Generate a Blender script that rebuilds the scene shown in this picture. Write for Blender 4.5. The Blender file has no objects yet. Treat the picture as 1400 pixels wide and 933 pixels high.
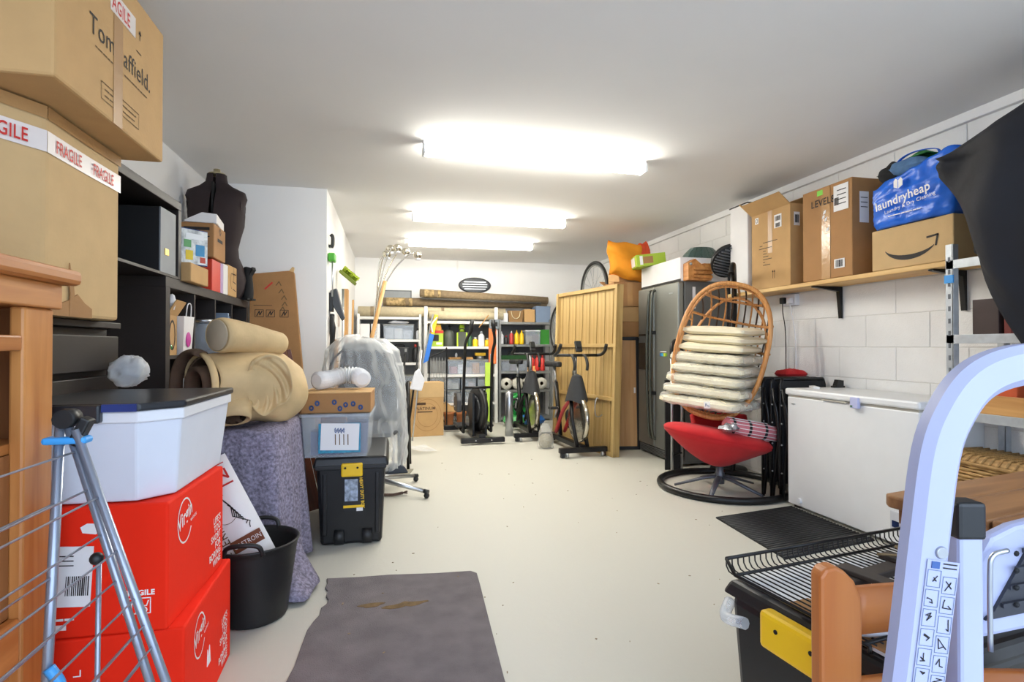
import bpy, bmesh, math, random
from mathutils import Vector, Matrix, Euler, noise as mnoise
random.seed(7)
scene = bpy.context.scene
COL = scene.collection
PI = math.pi
R = math.radians

# ---------------- camera, world, exposure ----------------
cam_data = bpy.data.cameras.new('camera')
cam_data.sensor_width = 36.0
cam_data.lens = 750.0 / 1400.0 * 36.0
cam_data.clip_start = 0.02
cam = bpy.data.objects.new('camera', cam_data)
COL.objects.link(cam)
cam.location = (0, 0, 1.10)
cam.rotation_euler = (R(90.573), 0, R(-12.4))
scene.camera = cam

scene.view_settings.view_transform = 'Standard'
scene.view_settings.look = 'None'
scene.view_settings.gamma = 1.0
scene.view_settings.use_curve_mapping = False
scene.view_settings.exposure = 0.15
LAMP = 52.0          # emission of the fluorescent diffusers
SKY = 4.0            # daylight through the open garage door

world = bpy.data.worlds.new('daylight')
scene.world = world
world.use_nodes = True
bg = world.node_tree.nodes['Background']
bg.inputs['Color'].default_value = (0.66, 0.80, 1.0, 1)
bg.inputs['Strength'].default_value = SKY

# ---------------- materials ----------------
def lin(c):
    return tuple((x / 12.92) if x <= 0.04045 else ((x + 0.055) / 1.055) ** 2.4 for x in c)
def hexc(h):
    return lin(tuple(int(h[i:i + 2], 16) / 255 for i in (0, 2, 4)))
MATS = {}
def mat(name, col, rough=0.6, metal=0.0, var=0.08, scale=6.0, bump=0.0, bscale=60.0, spec=0.5,
        stretch=None, alpha=None, emit=None, trans=0.0, coat=0.0, sheen=0.0):
    """Procedural Principled material: base colour with noise variation and fine relief."""
    if name in MATS:
        return MATS[name]
    m = bpy.data.materials.new(name)
    m.use_nodes = True
    nt = m.node_tree
    b = nt.nodes['Principled BSDF']
    c = hexc(col) if isinstance(col, str) else col
    b.inputs['Roughness'].default_value = rough
    b.inputs['Metallic'].default_value = metal
    b.inputs['Specular IOR Level'].default_value = spec
    if coat: b.inputs['Coat Weight'].default_value = coat
    if sheen: b.inputs['Sheen Weight'].default_value = sheen
    if trans: b.inputs['Transmission Weight'].default_value = trans
    tc = nt.nodes.new('ShaderNodeTexCoord')
    mp = nt.nodes.new('ShaderNodeMapping')
    nt.links.new(tc.outputs['Object'], mp.inputs['Vector'])
    if stretch: mp.inputs['Scale'].default_value = stretch
    if var > 0:
        n = nt.nodes.new('ShaderNodeTexNoise')
        n.inputs['Scale'].default_value = scale
        n.inputs['Detail'].default_value = 4
        nt.links.new(mp.outputs['Vector'], n.inputs['Vector'])
        r = nt.nodes.new('ShaderNodeValToRGB')
        r.color_ramp.elements[0].position = 0.3
        r.color_ramp.elements[1].position = 0.7
        r.color_ramp.elements[0].color = tuple(max(0, x * (1 - var)) for x in c) + (1,)
        r.color_ramp.elements[1].color = tuple(min(1, x * (1 + var)) for x in c) + (1,)
        nt.links.new(n.outputs['Fac'], r.inputs['Fac'])
        nt.links.new(r.outputs['Color'], b.inputs['Base Color'])
    else:
        b.inputs['Base Color'].default_value = c + (1,)
    if bump > 0:
        n2 = nt.nodes.new('ShaderNodeTexNoise')
        n2.inputs['Scale'].default_value = bscale
        n2.inputs['Detail'].default_value = 3
        nt.links.new(mp.outputs['Vector'], n2.inputs['Vector'])
        bp = nt.nodes.new('ShaderNodeBump')
        bp.inputs['Strength'].default_value = bump
        bp.inputs['Distance'].default_value = 0.01
        nt.links.new(n2.outputs['Fac'], bp.inputs['Height'])
        nt.links.new(bp.outputs['Normal'], b.inputs['Normal'])
    if emit:
        b.inputs['Emission Color'].default_value = emit[0] + (1,)
        b.inputs['Emission Strength'].default_value = emit[1]
    if alpha is not None:
        b.inputs['Alpha'].default_value = alpha
    MATS[name] = m
    return m

def film(name, col, alpha, rough=0.15, bump=0.0, bscale=30.0):
    """Thin clear plastic: glossy surface mixed with straight transparency."""
    if name in MATS: return MATS[name]
    m = mat(name, col, rough, 0, 0.0, bump=bump, bscale=bscale)
    nt = m.node_tree
    b = nt.nodes['Principled BSDF']
    out = nt.nodes['Material Output']
    t = nt.nodes.new('ShaderNodeBsdfTransparent')
    lw = nt.nodes.new('ShaderNodeLayerWeight')
    lw.inputs['Blend'].default_value = 0.35
    mr = nt.nodes.new('ShaderNodeMapRange')
    mr.inputs['To Min'].default_value = alpha
    mr.inputs['To Max'].default_value = min(1.0, alpha + 0.45)
    nt.links.new(lw.outputs['Facing'], mr.inputs['Value'])
    mx = nt.nodes.new('ShaderNodeMixShader')
    nt.links.new(mr.outputs['Result'], mx.inputs['Fac'])
    nt.links.new(t.outputs['BSDF'], mx.inputs[1])
    nt.links.new(b.outputs['BSDF'], mx.inputs[2])
    nt.links.new(mx.outputs['Shader'], out.inputs['Surface'])
    return m

def wood(name, c1, c2, scale=1.0, rough=0.5, axis='x'):
    """Streaky wood grain along one object axis."""
    if name in MATS: return MATS[name]
    m = mat(name, c1, rough, 0, 0.0)
    nt = m.node_tree
    b = nt.nodes['Principled BSDF']
    mp = nt.nodes['Mapping']
    k = 22 * scale
    mp.inputs['Scale'].default_value = {'x': (1.3, k, k), 'y': (k, 1.3, k), 'z': (k, k, 1.3)}[axis]
    n = nt.nodes.new('ShaderNodeTexNoise')
    n.inputs['Scale'].default_value = 1.0
    n.inputs['Detail'].default_value = 6
    n.inputs['Distortion'].default_value = 0.6
    nt.links.new(mp.outputs['Vector'], n.inputs['Vector'])
    r = nt.nodes.new('ShaderNodeValToRGB')
    r.color_ramp.elements[0].position = 0.32
    r.color_ramp.elements[1].position = 0.66
    r.color_ramp.elements[0].color = hexc(c1) + (1,)
    r.color_ramp.elements[1].color = hexc(c2) + (1,)
    nt.links.new(n.outputs['Fac'], r.inputs['Fac'])
    nt.links.new(r.outputs['Color'], b.inputs['Base Color'])
    return m

# ---------------- geometry helpers ----------------
class G:
    """Collects faces for ONE mesh."""
    def __init__(s):
        s.v = []; s.f = []; s.mi = []; s.sm = []
    def add(s, vs, fs, mi=0, smooth=False):
        o = len(s.v)
        s.v += [tuple(p) for p in vs]
        for f in fs:
            s.f.append(tuple(i + o for i in f)); s.mi.append(mi); s.sm.append(smooth)
        return s
    def box(s, x0, y0, z0, x1, y1, z1, mi=0):
        vs = [(x0, y0, z0), (x1, y0, z0), (x1, y1, z0), (x0, y1, z0), (x0, y0, z1), (x1, y0, z1), (x1, y1, z1), (x0, y1, z1)]
        return s.add(vs, [(3, 2, 1, 0), (4, 5, 6, 7), (0, 1, 5, 4), (1, 2, 6, 5), (2, 3, 7, 6), (3, 0, 4, 7)], mi)
    def cbox(s, c, size, rot=(0, 0, 0), mi=0):
        m = Euler(rot).to_matrix()
        vs = []
        for k in (-.5, .5):
            for a, b in ((-.5, -.5), (.5, -.5), (.5, .5), (-.5, .5)):
                vs.append(Vector(c) + m @ Vector((a * size[0], b * size[1], k * size[2])))
        return s.add(vs, [(3, 2, 1, 0), (4, 5, 6, 7), (0, 1, 5, 4), (1, 2, 6, 5), (2, 3, 7, 6), (3, 0, 4, 7)], mi)
    def frustum(s, b, t, z0, z1, mi=0):
        """b, t = (x0,y0,x1,y1) rectangles at z0 and z1."""
        vs = [(b[0], b[1], z0), (b[2], b[1], z0), (b[2], b[3], z0), (b[0], b[3], z0),
              (t[0], t[1], z1), (t[2], t[1], z1), (t[2], t[3], z1), (t[0], t[3], z1)]
        return s.add(vs, [(3, 2, 1, 0), (4, 5, 6, 7), (0, 1, 5, 4), (1, 2, 6, 5), (2, 3, 7, 6), (3, 0, 4, 7)], mi)
    def tray(s, b, t, z0, z1, w=0.004, floor=0.004, mi=0):
        """Open-topped container with thin walls."""
        def rect(r, z, i): return [(r[0] + i, r[1] + i, z), (r[2] - i, r[1] + i, z), (r[2] - i, r[3] - i, z), (r[0] + i, r[3] - i, z)]
        vs = rect(b, z0, 0) + rect(t, z1, 0) + rect(t, z1, w) + rect(b, z0 + floor, w)
        fs = [(3, 2, 1, 0), (12, 13, 14, 15)]
        for k in (0, 4, 8):
            for i in range(4):
                j = (i + 1) % 4
                fs.append((k + i, k + j, k + 4 + j, k + 4 + i))
        return s.add(vs, fs, mi)
    def tube(s, pts, r, n=8, closed=False, mi=0, caps=True, smooth=True, flat=None):
        pts = [Vector(p) for p in pts]
        L = len(pts)
        rs = r if isinstance(r, (list, tuple)) else [r] * L
        vs = []; up = None
        for i, p in enumerate(pts):
            if closed: d = pts[(i + 1) % L] - pts[i - 1]
            elif i == 0: d = pts[1] - pts[0]
            elif i == L - 1: d = pts[-1] - pts[-2]
            else: d = (pts[i + 1] - pts[i]).normalized() + (pts[i] - pts[i - 1]).normalized()
            d.normalize()
            if up is None:
                up = Vector((0, 0, 1)) if abs(d.z) < .9 else Vector((0, 1, 0))
            a = up - d * up.dot(d)
            if a.length < 1e-5: a = d.orthogonal()
            a.normalize(); up = a
            b = d.cross(a)
            fx, fy = flat if flat else (1, 1)
            for k in range(n):
                t = 2 * PI * k / n + (PI / n)
                vs.append(p + (a * math.cos(t) * fx + b * math.sin(t) * fy) * rs[i])
        fs = []
        for i in range(L if closed else L - 1):
            for k in range(n):
                j = (i + 1) % L
                fs.append((i * n + k, i * n + (k + 1) % n, j * n + (k + 1) % n, j * n + k))
        s.add(vs, fs, mi, smooth)
        if caps and not closed:
            o = len(s.v) - len(vs)
            s.f.append(tuple(o + k for k in range(n))[::-1]); s.mi.append(mi); s.sm.append(False)
            s.f.append(tuple(o + (L - 1) * n + k for k in range(n))); s.mi.append(mi); s.sm.append(False)
        return s
    def lathe(s, prof, c=(0, 0, 0), n=20, axis='z', mi=0, smooth=True, sx=1, sy=1):
        vs = []
        for r, h in prof:
            for k in range(n):
                t = 2 * PI * k / n
                x, y = r * math.cos(t) * sx, r * math.sin(t) * sy
                p = {'z': (x, y, h), 'y': (x, h, y), 'x': (h, x, y)}[axis]
                vs.append((p[0] + c[0], p[1] + c[1], p[2] + c[2]))
        fs = []
        for i in range(len(prof) - 1):
            for k in range(n):
                fs.append((i * n + k, i * n + (k + 1) % n, (i + 1) * n + (k + 1) % n, (i + 1) * n + k))
        s.add(vs, fs, mi, smooth)
        o = len(s.v) - len(vs)
        if prof[0][0] > 1e-6 and prof[0][0] != prof[-1][0]:
            s.f.append(tuple(o + k for k in range(n))[::-1]); s.mi.append(mi); s.sm.append(False)
        if prof[-1][0] > 1e-6 and prof[0][0] != prof[-1][0] or (prof[0][0] == prof[-1][0] and prof[0][1] != prof[-1][1]):
            if prof[0][0] == prof[-1][0]:
                s.f.append(tuple(o + k for k in range(n))[::-1]); s.mi.append(mi); s.sm.append(False)
            s.f.append(tuple(o + (len(prof) - 1) * n + k for k in range(n))); s.mi.append(mi); s.sm.append(False)
        return s
    def shell(s, prof, c=(0, 0, 0), n=24, axis='z', mi=0, sx=1, sy=1):
        """Lathe without any cap: for open vessels given as inner+outer profile."""
        vs = []
        for r, h in prof:
            for k in range(n):
                t = 2 * PI * k / n
                x, y = r * math.cos(t) * sx, r * math.sin(t) * sy
                p = {'z': (x, y, h), 'y': (x, h, y), 'x': (h, x, y)}[axis]
                vs.append((p[0] + c[0], p[1] + c[1], p[2] + c[2]))
        fs = [(i * n + k, i * n + (k + 1) % n, (i + 1) * n + (k + 1) % n, (i + 1) * n + k) for i in range(len(prof) - 1) for k in range(n)]
        return s.add(vs, fs, mi, True)
    def prism(s, poly, d0, d1, axis='z', mi=0):
        """Extrude a 2D polygon between d0 and d1 along an axis (poly in the other two axes, in x<y<z order)."""
        def P(a, b, d): return {'z': (a, b, d), 'y': (a, d, b), 'x': (d, a, b)}[axis]
        n = len(poly)
        vs = [P(a, b, d0) for a, b in poly] + [P(a, b, d1) for a, b in poly]
        fs = [tuple(range(n))[::-1], tuple(range(n, 2 * n))] + [(i, (i + 1) % n, n + (i + 1) % n, n + i) for i in range(n)]
        return s.add(vs, fs, mi)
    def grid(s, fn, nu, nv, mi=0, smooth=True, cu=False, cv=False):
        vs = [fn(i / (nu if cu else nu - 1), j / (nv if cv else nv - 1)) for i in range(nu) for j in range(nv)]
        fs = []
        for i in range(nu if cu else nu - 1):
            for j in range(nv if cv else nv - 1):
                a, b = (i + 1) % nu, (j + 1) % nv
                fs.append((i * nv + j, a * nv + j, a * nv + b, i * nv + b))
        return s.add(vs, fs, mi, smooth)
    def ball(s, c, r, nu=14, nv=8, mi=0):
        r = r if isinstance(r, (tuple, list)) else (r, r, r)
        return s.grid(lambda u, v: (c[0] + r[0] * math.cos(2 * PI * u) * math.sin(PI * (v * .998 + .001)),
                                    c[1] + r[1] * math.sin(2 * PI * u) * math.sin(PI * (v * .998 + .001)),
                                    c[2] - r[2] * math.cos(PI * v)), nu, nv, mi, True, cu=True)
    def jitter(s, a, seed=1):
        rnd = random.Random(seed)
        s.v = [(x + rnd.uniform(-a, a), y + rnd.uniform(-a, a), z + rnd.uniform(-a, a)) for x, y, z in s.v]
        return s
    def build(s, name, mats, parent=None, bevel=0, seg=2, solid=0, sub=0, loc=None, rot=None, smooth=None):
        me = bpy.data.meshes.new(name)
        me.from_pydata(s.v, [], s.f)
        if not isinstance(mats, (list, tuple)): mats = [mats]
        for m in mats: me.materials.append(MATS[m] if isinstance(m, str) else m)
        me.polygons.foreach_set('material_index', s.mi)
        me.polygons.foreach_set('use_smooth', [bool(x) if smooth is None else smooth for x in s.sm])
        bm = bmesh.new(); bm.from_mesh(me)
        bmesh.ops.recalc_face_normals(bm, faces=bm.faces[:])
        if bevel > 0:
            bm.edges.ensure_lookup_table()
            es = [e for e in bm.edges if len(e.link_faces) == 2 and e.calc_face_angle() > R(25)]
            bmesh.ops.bevel(bm, geom=es, offset=bevel, segments=seg, profile=0.5, affect='EDGES', clamp_overlap=True)
        bm.to_mesh(me); bm.free()
        o = bpy.data.objects.new(name, me)
        COL.objects.link(o)
        if parent is not None: o.parent = parent
        if loc: o.location = loc
        if rot: o.rotation_euler = rot
        if sub:
            md = o.modifiers.new('subsurf', 'SUBSURF'); md.levels = sub; md.render_levels = sub
        if solid:
            md = o.modifiers.new('solid', 'SOLIDIFY'); md.thickness = solid; md.offset = 0
        return o

def tag(o, label=None, cat=None, group=None, kind=None):
    if label: o['label'] = label
    if cat: o['category'] = cat
    if group: o['group'] = group
    if kind: o['kind'] = kind
    return o
def thing(name, label, cat, loc=(0, 0, 0), rz=0, group=None, rot=None):
    o = bpy.data.objects.new(name, None)
    o.empty_display_size = 0.05
    COL.objects.link(o)
    o.location = loc
    o.rotation_euler = rot if rot else (0, 0, rz)
    return tag(o, label, cat, group)
def solo(name, g, m, label, cat, loc=(0, 0, 0), rz=0, group=None, rot=None, **kw):
    o = g.build(name, m, **kw)
    o.location = loc
    o.rotation_euler = rot if rot else (0, 0, rz)
    return tag(o, label, cat, group)
def copy_tree(o, parent=None):
    c = o.copy(); COL.objects.link(c); c.parent = parent
    for ch in list(o.children): copy_tree(ch, c)
    return c
FACE = {'-y': (PI / 2, 0, 0), '+x': (PI / 2, 0, PI / 2), '-x': (PI / 2, 0, -PI / 2), '+z': (0, 0, 0), '+y': (PI / 2, 0, PI)}
def text(parent, s, size, loc, face='-y', m='ink_black', align='LEFT', spin=0, squash=1.0, name='lettering', bold=0.0, shear=0):
    cu = bpy.data.curves.new('text', 'FONT')
    cu.body = s; cu.size = size; cu.align_x = align; cu.offset = bold; cu.shear = shear
    cu.resolution_u = 3; cu.space_character = 1.06
    tmp = bpy.data.objects.new('tmp_text', cu)
    COL.objects.link(tmp)
    dg = bpy.context.evaluated_depsgraph_get()
    me = bpy.data.meshes.new_from_object(tmp.evaluated_get(dg))
    bpy.data.objects.remove(tmp)
    bpy.data.curves.remove(cu)
    me.materials.clear(); me.materials.append(MATS[m])
    o = bpy.data.objects.new(name, me)
    COL.objects.link(o)
    o.parent = parent
    o.location = loc
    o.rotation_euler = (Euler(FACE[face]).to_matrix() @ Euler((0, 0, spin)).to_matrix()).to_euler()
    o.scale = (squash, 1, 1)
    return o
def decal(parent, name, w, h, loc, face, m, spin=0, t=0.0012):
    """Thin printed or stuck-on rectangle, centred at loc on a face."""
    o = G().box(-w / 2, -h / 2, 0, w / 2, h / 2, t).build(name, m, parent)
    o.location = loc
    o.rotation_euler = (Euler(FACE[face]).to_matrix() @ Euler((0, 0, spin)).to_matrix()).to_euler()
    return o
def barcode(parent, w, h, loc, face, spin=0, n=12):
    g = G(); rnd = random.Random(int(w * 1e5)); x = -w / 2
    for i in range(n):
        a = w / n * rnd.uniform(.25, .75)
        g.box(x, -h / 2, 0, x + a, h / 2, .0006); x += w / n
    o = g.build('barcode', 'ink_black', parent)
    o.location = loc
    o.rotation_euler = (Euler(FACE[face]).to_matrix() @ Euler((0, 0, spin)).to_matrix()).to_euler()
    return o
def polyline(parent, pts, w, loc, face, m, name='print_mark', closed=False):
    """Printed line drawing, pts in face coordinates."""
    g = G(); L = len(pts)
    for i in range(L if closed else L - 1):
        a = Vector(pts[i] + (0,)); b = Vector(pts[(i + 1) % L] + (0,)); d = b - a
        if d.length < 1e-6: continue
        d.normalize(); n = Vector((-d.y, d.x, 0)) * w / 2
        a = a - d * w * .3; b = b + d * w * .3
        g.add([a - n, b - n, b + n, a + n], [(0, 1, 2, 3)])
    o = g.build(name, m, parent)
    o.location = loc; o.rotation_euler = FACE[face]
    return o
def dashes(parent, a0, a1, b, w, loc, face, m='ink_faint', seed=1):
    """A line of print too small to read: broken strokes."""
    rnd = random.Random(seed); x = a0
    while x < a1:
        L_ = rnd.uniform(.3, 1.0) * (a1 - a0) / 4
        polyline(parent, [(x, b), (min(a1, x + L_), b)], w, loc, face, m, 'print_line'); x += L_ + .006
def arc(cx, cy, rx, ry, a0, a1, n=16):
    return [(cx + rx * math.cos(R(a0 + (a1 - a0) * i / n)), cy + ry * math.sin(R(a0 + (a1 - a0) * i / n))) for i in range(n + 1)]
def smoothpath(pts, n=6):
    """Catmull-Rom resampling of a 3D path."""
    P_ = [Vector(p) for p in pts]; out = []
    P2 = [P_[0] * 2 - P_[1]] + P_ + [P_[-1] * 2 - P_[-2]]
    for i in range(1, len(P2) - 2):
        a, b, c, d = P2[i - 1:i + 3]
        for k in range(n):
            t = k / n
            out.append(0.5 * ((2 * b) + (c - a) * t + (2 * a - 5 * b + 4 * c - d) * t * t + (3 * b - a - 3 * c + d) * t ** 3))
    out.append(P_[-1])
    return out

# colours
mat('ink_black', '241f1c', .7, var=0)
mat('ink_faint', '6b5538', .8, var=0)
mat('ink_red', 'c62a24', .6, var=0)
mat('ink_white', 'f2efec', .6, var=0)
mat('ink_brown', '59402a', .7, var=0)
mat('ink_blue', '35558f', .6, var=0)
mat('paper', 'eceaea', .7, var=.03)
mat('cardboard', 'c19a66', .8, var=.05, scale=9, bump=.08, bscale=90)
mat('cardboard_dark', 'a67a4c', .8, var=.06, scale=9, bump=.08, bscale=90)
mat('cardboard_pale', 'c9a877', .8, var=.05, scale=9, bump=.08, bscale=90)
mat('tape_brown', 'ad8558', .35, var=.05)
mat('tape_fragile', 'e6dcd6', .3, var=.03)
mat('tape_clear', 'b48a5a', .15, var=.08, bump=.15, bscale=40)
mat('black_plastic', '17181a', .45, var=.1)
mat('black_matte', '141416', .8, var=.1)
mat('black_brown', '231c1a', .5, var=.12, scale=30, stretch=(1, 1, 12))
mat('black_metal', '131315', .35, metal=.3, var=.1)
mat('white_paint', 'e9e7e3', .5, var=.03)
mat('white_metal', 'e6e6e6', .4, var=.03)
mat('white_plastic', 'e4e5ea', .45, var=.03)
mat('steel', 'b9bcc0', .3, metal=.9, var=.08)
mat('galvanised', 'b9bec4', .4, metal=.55, var=.12, scale=20)
mat('grey_metal', '8b8c8a', .5, metal=.3, var=.1)
mat('yellow_plastic', 'f2c31a', .4, var=.04)
mat('red_print', 'df3a2a', .5, var=.04)
film('clear_plastic', 'dfe6ee', .22, .12)
film('clear_bin', 'c9d3e0', .30, .2)
film('wrap_film', 'f0f0ea', .16, .22, bump=.5, bscale=18)
film('cover_film', 'f4f7f7', .24, .12, bump=1.0, bscale=14)
film('white_bag_film', 'e4e7ea', .34, .3, bump=.3, bscale=18)

# ---------------- the setting ----------------
XL, XR, YB, ZC, YF = -1.42, 3.13, 8.28, 2.40, -0.7
XP, YP = -0.52, 4.73       # pier corner

def floor_material():
    m = mat('painted_concrete', 'd8d2bd', .55, var=0)
    nt = m.node_tree; b = nt.nodes['Principled BSDF']
    tc = nt.nodes['Texture Coordinate']
    L = nt.links.new
    def noise(scale, detail=5, rough=.6):
        n = nt.nodes.new('ShaderNodeTexNoise'); n.inputs['Scale'].default_value = scale
        n.inputs['Detail'].default_value = detail; n.inputs['Roughness'].default_value = rough
        L(tc.outputs['Object'], n.inputs['Vector']); return n
    def ramp(src, p0, p1, c0=(0, 0, 0, 1), c1=(1, 1, 1, 1)):
        r = nt.nodes.new('ShaderNodeValToRGB'); e = r.color_ramp.elements
        e[0].position, e[1].position, e[0].color, e[1].color = p0, p1, c0, c1
        L(src, r.inputs['Fac']); return r
    def mix(fac, a, bb):
        x = nt.nodes.new('ShaderNodeMix'); x.data_type = 'RGBA'
        if isinstance(fac, float): x.inputs[0].default_value = fac
        else: L(fac, x.inputs[0])
        for s_, i in ((a, 6), (bb, 7)):
            if isinstance(s_, tuple): x.inputs[i].default_value = s_
            else: L(s_, x.inputs[i])
        return x.outputs[2]
    base = ramp(noise(1.6).outputs['Fac'], .35, .65, hexc('87826f') + (1,), hexc('918c79') + (1,)).outputs['Color']
    fine = ramp(noise(11).outputs['Fac'], .55, .75).outputs['Color']
    base = mix(fine, base, hexc('807a68') + (1,))
    # scuffed pale patches and a dried yellow paint streak
    scuff = ramp(noise(4.2, 8, .75).outputs['Fac'], .66, .70).outputs['Color']
    base = mix(scuff, base, hexc('b0ac9e') + (1,))
    def blob(cx, cy, rot, sx, sy, col, base, strength=.6):
        mp = nt.nodes.new('ShaderNodeMapping'); mp.vector_type = 'TEXTURE'
        mp.inputs['Location'].default_value = (cx, cy, 0); mp.inputs['Rotation'].default_value = (0, 0, rot)
        mp.inputs['Scale'].default_value = (sx, sy, 100)
        L(tc.outputs['Object'], mp.inputs['Vector'])
        ln = nt.nodes.new('ShaderNodeVectorMath'); ln.operation = 'LENGTH'
        L(mp.outputs['Vector'], ln.inputs[0])
        nn = noise(26, 6, .7)
        ad = nt.nodes.new('ShaderNodeMath'); ad.operation = 'MULTIPLY_ADD'
        L(nn.outputs['Fac'], ad.inputs[0]); ad.inputs[1].default_value = 1.6; L(ln.outputs['Value'], ad.inputs[2])
        r = ramp(ad.outputs[0], 1.1, 1.8, (strength,) * 3 + (1,), (0, 0, 0, 1))
        return mix(r.outputs['Color'], base, hexc(col) + (1,))
    base = blob(1.20, 2.22, R(-52), .15, .035, '958a3c', base)
    base = blob(1.20, 2.02, R(38), .10, .03, '958a3c', base)
    base = blob(0.62, 3.62, R(10), .30, .03, 'c4c2b8', base, .7)
    base = blob(0.80, 3.30, R(-4), .18, .02, 'bfbdb3', base, .6)
    base = blob(1.28, 1.92, R(5), .07, .02, 'c4c2b8', base, .8)
    L(base, b.inputs['Base Color'])
    bp = nt.nodes.new('ShaderNodeBump'); bp.inputs['Strength'].default_value = .12; bp.inputs['Distance'].default_value = .01
    L(noise(35).outputs['Fac'], bp.inputs['Height']); L(bp.outputs['Normal'], b.inputs['Normal'])
    return m
floor_material()
mat('wall_paint', 'f0efee', .8, var=.02, scale=2)
mat('block_paint', 'efeeec', .75, var=.03, scale=5, bump=.25, bscale=120)
mat('mortar_paint', 'e6e4e0', .85, var=.03)
mat('ceiling_paint', 'efeeed', .85, var=.02, scale=1.5)
mat('tarmac', 'a8a8a6', .9, var=.1)

def struct(name, g, m, **kw):
    return tag(g.build(name, m, **kw), kind='structure')
struct('floor', G().box(XL - .1, YF, -.1, XR + .12, YB + .1, 0), 'painted_concrete')
struct('driveway', G().box(-6, -8, -.12, 8, YF, -.02), 'tarmac')
struct('ceiling', G().box(XL - .1, YF, ZC, XR + .12, YB + .1, ZC + .1), 'ceiling_paint')
struct('wall_left', G().box(XL - .1, YF, 0, XL, YP, ZC), 'wall_paint')
struct('wall_pier', G().box(XL - .1, YP, 0, XP, YB + .1, ZC), 'wall_paint', bevel=.004)
struct('wall_back', G().box(XP, YB, 0, XR + .12, YB + .1, ZC), 'wall_paint')
wr = struct('wall_right', G().box(XR, YF, 0, XR + .12, YB, ZC), 'mortar_paint')
struct('trim_1', G().box(XR - .03, YF, ZC - .055, XR, YB, ZC), 'wall_paint', bevel=.004)
# painted concrete blocks of the right wall, each a piece of its own
CH, BL = .2135, .45
blk = None
for k in range(-1, 11):
    z0 = .0275 + k * CH
    off = 2.875 if k % 2 == 0 else 2.65
    y = off - 8 * BL
    while y < YB:
        ya, yb = max(y + .0025, YF + .002), min(y + BL - .0025, YB - .002)
        za, zb = max(z0 + .0025, .002), min(z0 + CH - .0025, ZC - .058)
        y += BL
        if yb - ya < .05 or zb - za < .01: continue
        full = abs((yb - ya) - (BL - .005)) < 1e-4 and abs((zb - za) - (CH - .005)) < 1e-4
        if full and blk is not None:
            o = blk.copy(); COL.objects.link(o); o.parent = wr
        else:
            o = G().box(-.004, 0, 0, .0, yb - ya, zb - za).build('block', 'block_paint', wr, bevel=.0025, seg=1)
            if full: blk = o
        o.location = (XR, ya, za)

# ---------------- ceiling lights ----------------
mat('lamp_body', 'e8eaee', .4, var=.02)
mat('lamp_diffuser', 'ffffff', .4, var=0, emit=((1.0, .965, .86), LAMP))
def batten(y, label, rz=0):
    t = thing('fluorescent_light', label, 'ceiling light', (.963, y, ZC), rz)
    G().box(-.772, -.034, -.03, .772, .034, 0).build('housing', 'lamp_body', t, bevel=.004)
    prof = [(-.036, -.026), (-.046, -.034), (-.048, -.05), (-.044, -.07), (-.026, -.084), (.026, -.084), (.044, -.07), (.048, -.05), (.046, -.034), (.036, -.026)]
    G().prism(prof, -.758, .758, 'x').build('diffuser', 'lamp_diffuser', t)
    for s in (-1, 1):
        G().box(s * .765 - .008, -.05, -.086, s * .765 + .008, .05, -.024).build('end_cap', 'lamp_body', t, bevel=.006)
batten(3.53, 'white fluorescent batten light whose whole housing shows clear of the glare', R(2.0))
batten(5.36, 'middle of three fluorescent battens, glaring between the other two on the ceiling', R(.4))
batten(6.70, 'fluorescent batten on the ceiling closest to the oval wall vent', R(-1.0))

# ---------------- left front: pine cabinet, chest, big cartons ----------------
wood('pine_z', 'a8632c', 'cf8d4e', .8, .4, 'z')
wood('pine_y', 'a8632c', 'cf8d4e', .8, .4, 'y')
wood('pine_dark', '7d4a26', 'a26a3c', .8, .5, 'z')
t = thing('pine_cabinet', 'tall pine display cabinet with thick top board and frame-and-panel front', 'cabinet', (-1.09, .93, 0))
G().box(-.30, -.60, 0, -.28, .60, 1.235).build('back_panel', 'pine_dark', t)
for s in (-1, 1):
    G().box(-.30, s * .60 - .012, 0, .26, s * .60 + .012, 1.235).build('side_panel', 'pine_dark', t)
g = G(); g.box(-.31, -.65, 1.25, .335, .645, 1.288)
g.build('top_board', 'pine_y', t, bevel=.012)
G().box(-.29, -.61, 1.19, .305, .615, 1.25).build('frieze', 'pine_y', t, bevel=.004)
for y0, y1 in ((-.60, -.50), (.495, .605), (-.05, .05)):
    G().box(.262, y0, 0, .292, y1, 1.19).build('stile', 'pine_z', t, bevel=.006)
for z in (.08, .42, .86):
    G().box(-.28, -.58, z, .262, .58, z + .024).build('shelf', 'pine_y', t, bevel=.003)
for z0, z1 in ((0, .10), (.40, .50), (1.09, 1.125)):
    for y0, y1 in ((-.50, -.05), (.05, .495)):
        G().box(.264, y0, z0, .289, y1, z1).build('rail', 'pine_y', t, bevel=.005)
for y0, y1 in ((-.50, -.05), (.05, .495)):
    p = G().box(.258, y0, .10, .268, y1, .40).build('lower_panel', 'pine_z', t)
    G().box(.262, y0 + .06, .16, .28, y1 - .06, .34).build('raised_field', 'pine_z', p, bevel=.012)
    G().box(.262, y0, .50, .2665, y1, .86).build('upper_panel', 'pine_dark', t, bevel=.002)
solo('black_box', G().box(-.1, -.12, 0, .1, .12, .07), 'black_plastic', 'flat black box lying on a shelf inside the pine cabinet', 'box', (-.95, 1.25, .885), bevel=.006)

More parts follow.
